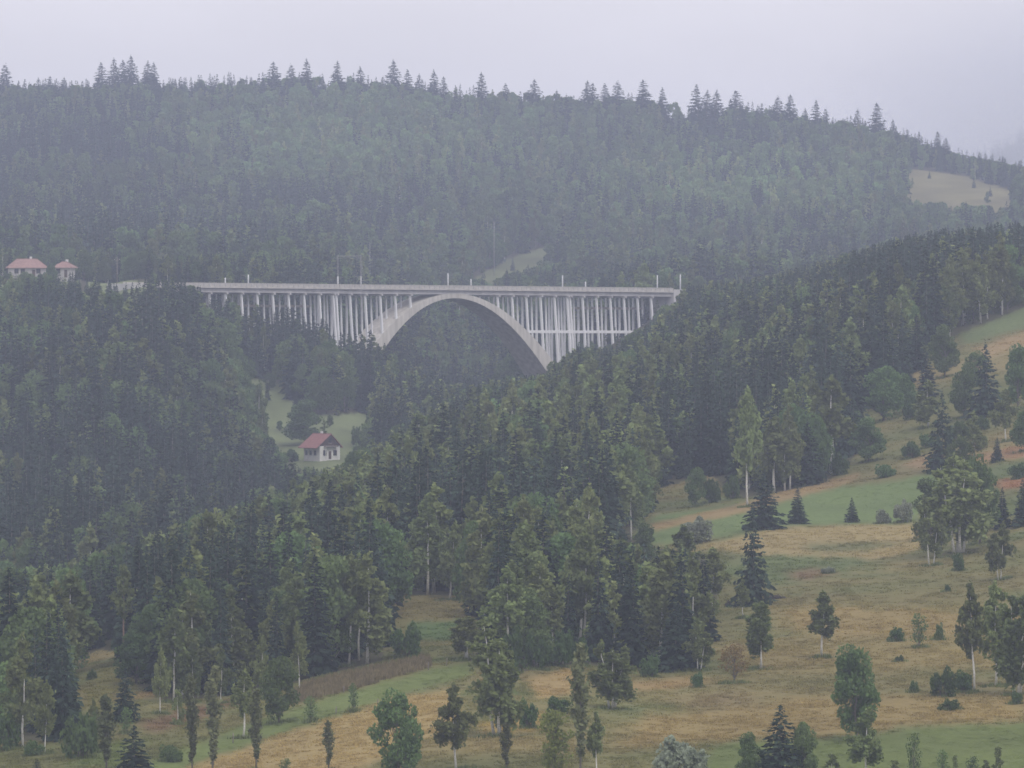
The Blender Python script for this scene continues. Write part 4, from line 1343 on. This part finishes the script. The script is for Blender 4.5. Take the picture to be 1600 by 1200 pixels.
forest = []                                                     # x, y, z, h, w, kind, zone, tint
for zone, d0, d1, cell in (('near', 830, 2340, 5.7), ('middle', 1250, 2460, 5.6), ('far', 2440, 4130, 9.2), ('mist', 5400, 6300, 13.0)):
    ys = np.arange(d0, d1, cell)
    xm = 1260 * PIX * d1
    xs = np.arange(-xm, xm, cell)
    gx, gy = np.meshgrid(xs, ys)
    gx = gx.ravel() + rng.uniform(-.48, .48, gx.size) * cell
    gy = gy.ravel() + rng.uniform(-.48, .48, gy.size) * cell
    u = 800 + gx / gy * F * CP
    ok = (u > -400) & (u < 2000)
    if zone == 'mist':
        ok &= u > 1380
    edge = np.interp(u, *A_EDGE)
    if zone == 'near':
        ok &= gy < edge
    elif zone == 'middle':
        ok &= gy >= edge
    gx, gy, u = gx[ok], gy[ok], u[ok]
    z = _bil(ZZ, u, gy)
    _, v = pixel_of(gx, gy, z)
    open_ = is_open(u, v, gy)
    young = open_ & (gy > 1640) & (rng.uniform(0, 1, len(gx)) < np.where(gy > 2500, .035, .10))
    ok = ~open_ | young
    # keep clear of the viaduct, the railway and the houses
    rel = np.stack([gx - ORG[0], gy - ORG[1]], 1)
    t, w = rel @ AX[:2], rel @ NX[:2]
    corridor = (t > -225) & (t < TR + 25) & (w > -3.0) & (w < 11.5)
    low = corridor & (t > 58) & (t < TR) & (zone != 'far')
    young |= low
    ok &= ~corridor | low
    for hx, hy, hr in ((hp[0], dh, 11), (h2[0], 2205, 11), (h3[0], 2215, 7)):
        ok &= (gx - hx) ** 2 + (gy - hy) ** 2 > hr * hr
    gx, gy, u, v, z, w, t, young, low = [q[ok] for q in (gx, gy, u, v, z, w, t, young, low)]
    n = len(gx)
    n1 = fbm(gx / 60 + 7, gy / 90, 71, 3)
    n2 = fbm(gx / 18, gy / 26, 83, 2)
    r = rng.uniform(0, 1, n)
    if zone == 'near':
        p_spruce = np.clip(0.32 + (n1 - .5) * 2.4 + (gy > 1250) * .10 + (gy > 1400) * .12 + (u > 1080) * (gy > 1280) * .3, .05, .9)
        p_birch = (1 - p_spruce) * .82
        hh = rng.uniform(9.5, 18.5, n)
    elif zone == 'middle':
        lift = np.exp(-(((u - 480) / 110) ** 2 + ((v - 680) / 60) ** 2)) + .8 * np.exp(-(((u - 40) / 90) ** 2 + ((v - 560) / 45) ** 2))
        p_spruce = np.clip(0.74 + (n1 - .5) * 1.4 - lift * .75, .06, .96)
        p_birch = (1 - p_spruce) * .45
        hh = rng.uniform(12, 21, n) * (1 - .35 * np.clip(lift, 0, 1))
    elif zone == 'far':
        leafy = np.exp(-(((u - 560) / 260) ** 2 + ((v - 240) / 75) ** 2)) + np.exp(-(((u - 1180) / 230) ** 2 + ((v - 320) / 60) ** 2))
        p_spruce = np.clip(0.40 + (n1 - .5) * 2.4 - leafy * .45 + .28 * (u < 250), .06, .92)
        p_birch = (1 - p_spruce) * .22
        hh = rng.uniform(12, 22, n) * (1 - .25 * np.clip(leafy, 0, 1))
    else:
        p_spruce = np.full(n, .8)
        p_birch = np.full(n, .1)
        hh = rng.uniform(16, 26, n)
    kind = np.where(r < p_spruce, 2, np.where(r < p_spruce + p_birch, 0, 1))
    hh = np.where(young, hh * .33, hh)
    hh = np.where(kind == 2, hh * 1.12, np.where(kind == 1, hh * .88, hh))
    hh = np.where(low, np.clip(np.minimum(hh, .2 - z), .8, None), hh)
    k = PIX * gy
    # crowns keep below the outlines of the woods
    lim = np.interp(u, *({'near': LIM_A, 'middle': LIM_B, 'far': LIM_D, 'mist': ([0, 1600], [100, 100])}[zone]))
    if zone == 'near':
        glade = (u > 462) & (u < 540) & (gy < dh)
        lim = np.where(glade, np.maximum(lim, 722 + 6 * n2), lim)
    if zone == 'middle':
        house = (u > 440) & (u < 545) & (gy < dh) & (gy > 1500)
        lim = np.where(house, 722 + 12 * n2, lim)
        behind = (w > 0) & (t > -160) & (u > 238)
        lim = np.where(behind, np.interp(u, [238, 560, 600, 650, 725, 740, 900, 912, 1000, 1060], [400, 380, 345, 345, 395, 440, 440, 375, 385, 430]), lim)
        lim = np.where((u <= 238) & (gy > 2232), 385, lim)
    if zone == 'near':
        strip = (u > 955) & (u < 1175) & (v > 845) & (gy < 1200)
        lim = np.where(strip, np.maximum(lim, np.interp(u, [955, 985, 1050, 1130, 1175], [790, 842, 856, 852, 830])), lim)
    if zone == 'middle':
        yard = (u > 375) & (u < 585) & (gy > 1540) & (gy < 1835)
        lim = np.where(yard, np.maximum(lim, np.interp(u, [375, 400, 440, 480, 540, 585], [620, 655, 700, 718, 712, 690])), lim)
    spread = np.where(kind == 2, 12.0, 20.0)
    if zone == 'far':
        lim = np.where((u > 725) & (u < 905) & (gy < 2960), np.maximum(lim, np.interp(u, [725, 740, 800, 895], [420, 438, 428, 402])), lim)
        lim = np.where((u > 1405) & (u < 1582) & (gy < 3420), np.maximum(lim, np.interp(u, [1405, 1420, 1500, 1580], [290, 312, 318, 328])), lim)
        lim = lim - np.where(kind == 2, 14, 4)
        spread = np.where(kind == 2, 16.0, 8.0)
    lim = lim + rng.exponential(1.0, n) * spread
    room = (v - lim) * k
    keep = room > 0.42 * hh
    hh = np.minimum(hh, room)
    ww = np.where(kind == 2, hh * rng.uniform(.26, .38, n), np.where(kind == 0, hh * rng.uniform(.30, .44, n), hh * rng.uniform(.48, .72, n)))
    ww = np.maximum(ww, 2.0)
    # drop what the ground itself hides
    vis = np.ones(n, bool)
    runmin = np.minimum.accumulate(np.where(GD[None] < 640, 1e9, VV), axis=1)
    vis = (v - hh / k) < _bil(np.minimum(runmin, 1e6), u, np.maximum(gy - 25, 645)) + 12
    keep &= vis
    # hand-placed trees keep their own ground
    for (a0, a1, b0, b1, dd) in PLACED:
        c = (a0 + a1) / 2
        keep &= ~((np.abs(u - c) < (a1 - a0) * .33) & (np.abs(gy - dd) < 4.5))
    tint = (n1 - .5) * .9 + (n2 - .5) * .5
    if zone == 'near':
        tint = tint + (n2 - .5) * .5 + .08
    if zone == 'far':
        tint = tint + .7 * np.clip(leafy, 0, 1) * (kind != 2)
    for i in np.where(keep)[0]:
        forest.append((gx[i], gy[i], z[i], hh[i], ww[i], kind[i], zone, tint[i], u[i], v[i]))
    print('wood', zone, int(keep.sum()))

# which of them show most: a coarse painter's pass over a 400 x 300 picture
order = sorted(range(len(forest)), key=lambda i: forest[i][1])
buf = np.zeros((300, 400), bool)
marks = [(d, u0, u1, v0, v1, -1) for (u0, u1, v0, v1, d) in PLACED] + [(forest[i][1], forest[i][8] - forest[i][4] * .4 / (PIX * forest[i][1]), forest[i][8] + forest[i][4] * .4 / (PIX * forest[i][1]), forest[i][9] - forest[i][3] / (PIX * forest[i][1]), forest[i][9], i) for i in order if forest[i][6] != 'mist']
marks.sort(key=lambda m: m[0])
shown = np.zeros(len(forest))
for d, u0, u1, v0, v1, i in marks:
    x0, x1, y0, y1 = int(max(u0 / 4, 0)), int(min(u1 / 4 + 1, 400)), int(max(v0 / 4, 0)), int(min(v1 / 4 + 1, 300))
    if x1 <= x0 or y1 <= y0:
        continue
    win = buf[y0:y1, x0:x1]
    if i >= 0:
        shown[i] = (~win).sum()
    cut = int((y1 - y0) * .12)
    win[cut:, :] = True

NAMED = {0: ('birch', 'birch'), 1: ('broad', 'broadleaf tree'), 2: ('spruce', 'spruce')}
single = set()
for kd in (0, 1, 2):
    cand = [i for i in range(len(forest)) if forest[i][5] == kd and forest[i][6] in ('near', 'middle') and shown[i] >= 8]
    cand.sort(key=lambda i: -shown[i])
    single.update(cand[:230])


MARKS = [(500, 695, 'the red-roofed house'), (60, 420, 'the two ridge houses'), (300, 446, 'the left end of the viaduct'), (430, 470, 'the left columns of the viaduct'), (600, 520, 'the left foot of the arch'),
         (858, 570, 'the right foot of the arch'), (950, 520, 'the right columns of the viaduct'), (1062, 452, 'the right end of the viaduct'), (420, 640, 'the grassy strip beside the house'),
         (436, 1075, 'the egg-shaped tree'), (560, 1055, 'the brown maize strip'), (670, 960, 'the small glade'), (779, 1050, 'the biggest birch clump'), (195, 1000, 'the bare reddish trunk'),
         (98, 1070, 'the tall dark conifer at lower left'), (818, 930, 'the birch with the longest white trunk'), (768, 820, 'the birch with two slanting trunks'), (895, 760, 'the big round-topped birch'),
         (985, 780, 'the left tip of the green strip'), (1056, 990, 'the dark spruce at the forest corner'), (1176, 870, 'the tall dark spruce'), (1168, 700, 'the very tall thin birch'), (1262, 705, 'the spruce at the upper forest edge'),
         (1335, 625, 'the grassy nook in the upper wood'), (1435, 575, 'the grassy track'), (1550, 510, 'the upper green field'), (660, 770, 'the wide dome-topped birch'), (0, 640, 'the left picture edge'), (30, 1080, 'the large dull birch'), (330, 1000, 'the narrow pale birch')]


def bearing(du, dv):
    a, b = abs(du), abs(dv)
    side = 'right' if du > 0 else 'left'
    if b > 2.2 * a:
        return 'straight above' if dv < 0 else 'straight below'
    if a > 2.2 * b:
        return side + ' of'
    return ('up and ' if dv < 0 else 'down and ') + side + ' of'


families = {}
for i in sorted(single):
    x, y, z, h, w, kd, zone, tint, u, v = forest[i]
    vm = v - 0.6 * h / (PIX * y)
    m = min(MARKS, key=lambda q: (q[0] - u) ** 2 + (q[1] - vm) ** 2)
    families.setdefault((kd, m[2], bearing(u - m[0], vm - m[1])), []).append(((m[0] - u) ** 2 + (m[1] - vm) ** 2, i))
for (kd, mark, way), members in families.items():
    members.sort()
    kind, word = NAMED[kd]
    adj = {0: 'pale birch', 1: 'leafy round tree', 2: 'dark pointed spruce'}[kd]
    for k, (_, i) in enumerate(members):
        x, y, z, h, w, _, zone, tint, u, v = forest[i]
        first = 'nearest ' if k == 0 else ordinal(k) + ' nearest '
        kk = 'birch_bare' if kd == 0 and i % 4 == 0 else kind
        plant(kk, x, y, z, h, w, first + adj + ' ' + way + ' ' + mark, word + ' woodland trees')

# prototypes for the massed trees: one light mesh each, trunk and crown together
wood_col = bpy.data.collections.new('forest_trees')


def joined(name, shape, bark, leaf):
    (wv, wf, *cut), (cv, cf), h, w = shape
    cv = np.asarray(cv)
    h, w = float(cv[:, 2].max()), 2 * float(np.percentile(np.hypot(cv[:, 0], cv[:, 1]), 96))
    v = np.concatenate([np.asarray(wv), np.asarray(cv)])
    v = v / np.array([w, w, h])
    f = [tuple(q) for q in wf] + [tuple(q) for q in (np.asarray(cf) + len(wv))]
    me = mesh_of(name, v, f, [M[bark], M[leaf]], [0] * len(wf) + [1] * len(cf))
    wood_col.objects.link(bpy.data.objects.new(name, me))


for s in range(3):
    joined('forest_tree_%02d' % s, make_birch(700 + s, leaves=2000, size=.52, lod=0, start=.14, w=5.5), 'birch_bark' if s == 0 else 'grey_bark', 'birch_leaf')
for s in range(3):
    joined('forest_tree_%02d' % (3 + s), make_broad(720 + s, leaves=1800, size=.62, lod=0, start=.10, round_=.8 + .06 * s), 'grey_bark', 'broad_leaf')
for s in range(4):
    joined('forest_tree_%02d' % (6 + s), make_spruce(740 + s, whorls=20, per=7, sprays=9, size=.64, lod=0, w=5.4, ragged=.35), 'grey_bark', 'spruce_needle')


def scatter(name, pts, coll, label, cat):
    """pts: rows of x, y, z, sx, sz, turn, index, tint, r, g, b -> one object whose points carry trees or tufts."""
    P = np.asarray(pts, float)
    me = bpy.data.meshes.new(name)
    me.from_pydata([tuple(p) for p in P[:, :3]], [], [])
    for nm, c in (('sx', 3), ('sz', 4), ('turn', 5), ('tint', 7)):
        a = me.attributes.new(nm, 'FLOAT', 'POINT')
        a.data.foreach_set('value', P[:, c].astype(np.float32))
    a = me.attributes.new('pick', 'INT', 'POINT')
    a.data.foreach_set('value', P[:, 6].astype(np.int32))
    a = me.attributes.new('crop', 'FLOAT_COLOR', 'POINT')
    a.data.foreach_set('color', np.concatenate([P[:, 8:11], np.ones((len(P), 1))], 1).astype(np.float32).ravel())
    o = link(name, me)
    tag(o, label, cat, kind='stuff')
    ng = bpy.data.node_groups.new(name, 'GeometryNodeTree')
    ng.interface.new_socket('Geometry', in_out='INPUT', socket_type='NodeSocketGeometry')
    ng.interface.new_socket('Geometry', in_out='OUTPUT', socket_type='NodeSocketGeometry')
    N, L = ng.nodes, ng.links
    gi, go = N.new('NodeGroupInput'), N.new('NodeGroupOutput')
    ci = N.new('GeometryNodeCollectionInfo')
    ci.inputs['Collection'].default_value = coll
    ci.inputs['Separate Children'].default_value = True
    ci.inputs['Reset Children'].default_value = True
    ip = N.new('GeometryNodeInstanceOnPoints')
    ip.inputs['Pick Instance'].default_value = True

    def attr(nm, ty='FLOAT'):
        q = N.new('GeometryNodeInputNamedAttribute')
        q.data_type = ty
        q.inputs['Name'].default_value = nm
        return q.outputs['Attribute']
    sc = N.new('ShaderNodeCombineXYZ')
    sx = attr('sx')
    L.new(sx, sc.inputs[0])
    L.new(sx, sc.inputs[1])
    L.new(attr('sz'), sc.inputs[2])
    ro = N.new('ShaderNodeCombineXYZ')
    L.new(attr('turn'), ro.inputs[2])
    er = N.new('FunctionNodeEulerToRotation')
    L.new(ro.outputs[0], er.inputs[0])
    L.new(gi.outputs[0], ip.inputs['Points'])
    L.new(ci.outputs[0], ip.inputs['Instance'])
    L.new(attr('pick', 'INT'), ip.inputs['Instance Index'])
    L.new(er.outputs[0], ip.inputs['Rotation'])
    L.new(sc.outputs[0], ip.inputs['Scale'])
    L.new(ip.outputs[0], go.inputs[0])
    md = o.modifiers.new('scatter', 'NODES')
    md.node_group = ng
    return o


def rows(zone):
    out = []
    for i, (x, y, z, h, w, kd, zn, tint, u, v) in enumerate(forest):
        if zn == zone and i not in single:
            pick = {0: 0, 1: 3, 2: 6}[kd] + random.randrange({0: 3, 1: 3, 2: 4}[kd])
            out.append((x, y, z - .05, w, h, random.uniform(0, 6.28), pick, tint, 0, 0, 0))
    return out


scatter('near_forest', rows('near'), wood_col, 'mass of mixed birch and spruce filling the near hillside', 'forest')
scatter('valley_forest', rows('middle'), wood_col, 'mass of dark spruce on the valley side around the viaduct', 'forest')
scatter('ridge_forest', rows('far'), wood_col, 'hazy mixed forest covering the far ridge behind the viaduct', 'forest')
scatter('distant_forest', rows('mist'), wood_col, 'faint spruce forest on the hill dissolving in mist at the right', 'forest')

# ------------------------------------------------------------------ grass and crops of the near slope
tm_, tn, tl = new_mat('grass_blades')
t_out = tn.new('ShaderNodeOutputMaterial')
t_di = tn.new('ShaderNodeBsdfDiffuse')
t_at = tn.new('ShaderNodeAttribute')
t_at.attribute_type = 'INSTANCER'
t_at.attribute_name = 'crop'
t_oi = tn.new('ShaderNodeObjectInfo')
t_mr = tn.new('ShaderNodeMapRange')
t_mr.inputs[3].default_value = 0.60
t_mr.inputs[4].default_value = 0.90
t_vm = tn.new('ShaderNodeVectorMath')
t_vm.operation = 'SCALE'
tl.new(t_oi.outputs['Random'], t_mr.inputs[0])
tl.new(t_at.outputs['Color'], t_vm.inputs[0])
tl.new(t_mr.outputs[0], t_vm.inputs['Scale'])
t_tr = tn.new('ShaderNodeBsdfTranslucent')
t_ad = tn.new('ShaderNodeAddShader')
tl.new(t_vm.outputs[0], t_di.inputs['Color'])
tl.new(t_vm.outputs[0], t_tr.inputs['Color'])
tl.new(t_di.outputs[0], t_ad.inputs[0])
tl.new(t_tr.outputs[0], t_ad.inputs[1])
tl.new(t_ad.outputs[0], t_out.inputs['Surface'])
tuft_col = bpy.data.collections.new('grass_tufts')
for s in range(3):
    r = np.random.default_rng(900 + s)
    v, f = [], []
    for k in range(22):
        a = r.uniform(0, 6.28)
        c = np.array([r.normal() * .32, r.normal() * .32, 0])
        tip = c + np.array([math.cos(a) * .22, math.sin(a) * .22, r.uniform(.5, 1.0)])
        side = np.array([-math.sin(a), math.cos(a), 0]) * .06
        n = len(v)
        v += [c - side, c + side, tip]
        f.append((n, n + 1, n + 2))
    tuft_col.objects.link(bpy.data.objects.new('grass_tuft_%02d' % s, mesh_of('grass_tuft', v, f, tm_)))

n = 165000
d = 660 * np.exp(rng.uniform(0, math.log(1640 / 660), n))
u = rng.uniform(-250, 1900, n)
z = _bil(ZZ, u, d)
x = (u - 800) * PIX / CP * d
_, v = pixel_of(x, d, z)
ok = is_open(u, v, d) & (v < 1260)
clump = fbm(x / 3.0, d / 6.0, 19, 3)
ok &= clump + rng.uniform(-.3, .3, n) > .45
x, d, z, u, v, clump = [q[ok] for q in (x, d, z, u, v, clump)]
cc = crop_colour(u, v, d)
corn = inside(u, v, CROPS[13][0])
green = np.zeros(len(u), bool)
for k in (0, 12, 14, 29):
    green |= inside(u, v, CROPS[k][0])
hgt = rng.uniform(.10, .30, len(u)) * (0.6 + .8 * clump)
hgt = np.where(green, hgt * .2, hgt)
pts = np.stack([x, d, z - .02, rng.uniform(.8, 1.6, len(u)), hgt, rng.uniform(0, 6.28, len(u)), rng.integers(0, 3, len(u)), np.zeros(len(u)), cc[:, 0], cc[:, 1], cc[:, 2]], 1)
feet = []
for (a0, a1, b0, b1, dd) in PLACED:                             # longer grass around every trunk and bush
    if dd < 1700:
        k = PIX * dd
        for _ in range(16):
            ang, rr = random.uniform(0, 6.28), random.uniform(.1, .42) * (a1 - a0) * k
            fx = ((a0 + a1) / 2 - 800) * k / CP + math.cos(ang) * rr
            fy = dd + math.sin(ang) * rr
            g_ = random.uniform(.7, 1.2)
            feet.append((fx, fy, float(gz(fx, fy)) - .02, random.uniform(.7, 1.3), random.uniform(.3, .75), random.uniform(0, 6.28), random.randrange(3), 0, .12 * g_, .145 * g_, .058 * g_))
pts = np.concatenate([pts[~corn], np.array(feet)])
scatter('meadow_grass', pts, tuft_col, 'rough dry grass covering the open slope', 'grass')
# brown maize, standing in rows
m = 5200
un, vn = rng.uniform(435, 680, m), rng.uniform(1024, 1106, m)
sel = inside(un, vn, CROPS[13][0])
un, vn = un[sel], vn[sel]
dn = np.array([hit(a, b) for a, b in zip(un, vn)])
xn = (un - 800) * PIX / CP * dn
xn = np.round(xn / .9) * .9 + rng.normal(size=len(xn)) * .08
zn = gz(xn, dn)
base = np.array([(0.165, 0.138, 0.078)]) * rng.uniform(.7, 1.3, (len(xn), 1))
pts = np.concatenate([np.stack([xn, dn, zn - .02, rng.uniform(.5, .9, len(xn)), rng.uniform(.6, 1.1, len(xn)), rng.uniform(0, 6.28, len(xn)), rng.integers(0, 3, len(xn)), np.zeros(len(xn))], 1), base], 1)
scatter('dry_maize', pts, tuft_col, 'strip of dry brown maize standing on the slope', 'crop')

# ------------------------------------------------------------------ haze
hm, hn, hl = new_mat('haze')
h_out = hn.new('ShaderNodeOutputMaterial')
h_pv = hn.new('ShaderNodeVolumePrincipled')
h_pv.inputs['Color'].default_value = (*HAZE_COLOR, 1)
h_pv.inputs['Density'].default_value = HAZE_DENSITY
h_pv.inputs['Anisotropy'].default_value = 0.0
hl.new(h_pv.outputs[0], h_out.inputs['Volume'])
zmin, zmax = float(ZZ.min()) - 1.5, max(float(ZZ.max()) + 30, 160)
haze = MB().box(-4600, 4600, -60, 9100, zmin, zmax).build('haze', hm)
tag(haze, 'bluish rainy haze lying over the whole valley', 'haze', kind='stuff')

# low cloud swallowing the hill at the far right
cm_, cn_, cl_ = new_mat('mist')
c_out = cn_.new('ShaderNodeOutputMaterial')
c_pv = cn_.new('ShaderNodeVolumePrincipled')
c_pv.inputs['Color'].default_value = (0.93, 0.95, 1.0, 1)
c_tc = cn_.new('ShaderNodeTexCoord')
c_mp = cn_.new('ShaderNodeVectorMath')
c_mp.operation = 'MULTIPLY'
c_mp.inputs[1].default_value = (1 / 520, 1 / 760, 1 / 170)
c_ln = cn_.new('ShaderNodeVectorMath')
c_ln.operation = 'LENGTH'
c_mr = cn_.new('ShaderNodeMapRange')
c_mr.interpolation_type = 'SMOOTHSTEP'
c_mr.inputs[1].default_value = 0.10
c_mr.inputs[2].default_value = 0.80
c_mr.inputs[3].default_value = 4.5e-3
c_mr.inputs[4].default_value = 0.0
cl_.new(c_tc.outputs['Object'], c_mp.inputs[0])
cl_.new(c_mp.outputs[0], c_ln.inputs[0])
cl_.new(c_ln.outputs['Value'], c_mr.inputs[0])
cl_.new(c_mr.outputs[0], c_pv.inputs['Density'])
cl_.new(c_pv.outputs[0], c_out.inputs['Volume'])
mv, mf = [], []
NA, NB = 36, 18
for i in range(NB + 1):
    e = -math.pi / 2 + math.pi * i / NB
    for j in range(NA):
        a = 2 * math.pi * j / NA
        k = 0.8 + 0.4 * float(vnoise(math.cos(a) * 2.2 + 5, math.sin(a) * 2.2 + e * 1.6, 77))
        mv.append((math.cos(a) * math.cos(e) * 520 * k, math.sin(a) * math.cos(e) * 760 * k, math.sin(e) * 170 * k))
for i in range(NB):
    for j in range(NA):
        a, b = i * NA + j, i * NA + (j + 1) % NA
        mf.append((a, b, b + NA, a + NA))
mist = link('mist', mesh_of('mist', mv, mf, cm_, smooth=True), None, (590, 5450, 150))
tag(mist, 'low pale mist swallowing the distant hill at the right', 'mist', kind='stuff')
print('trees', len(forest), 'single', len(single), 'ground', zmin, zmax)
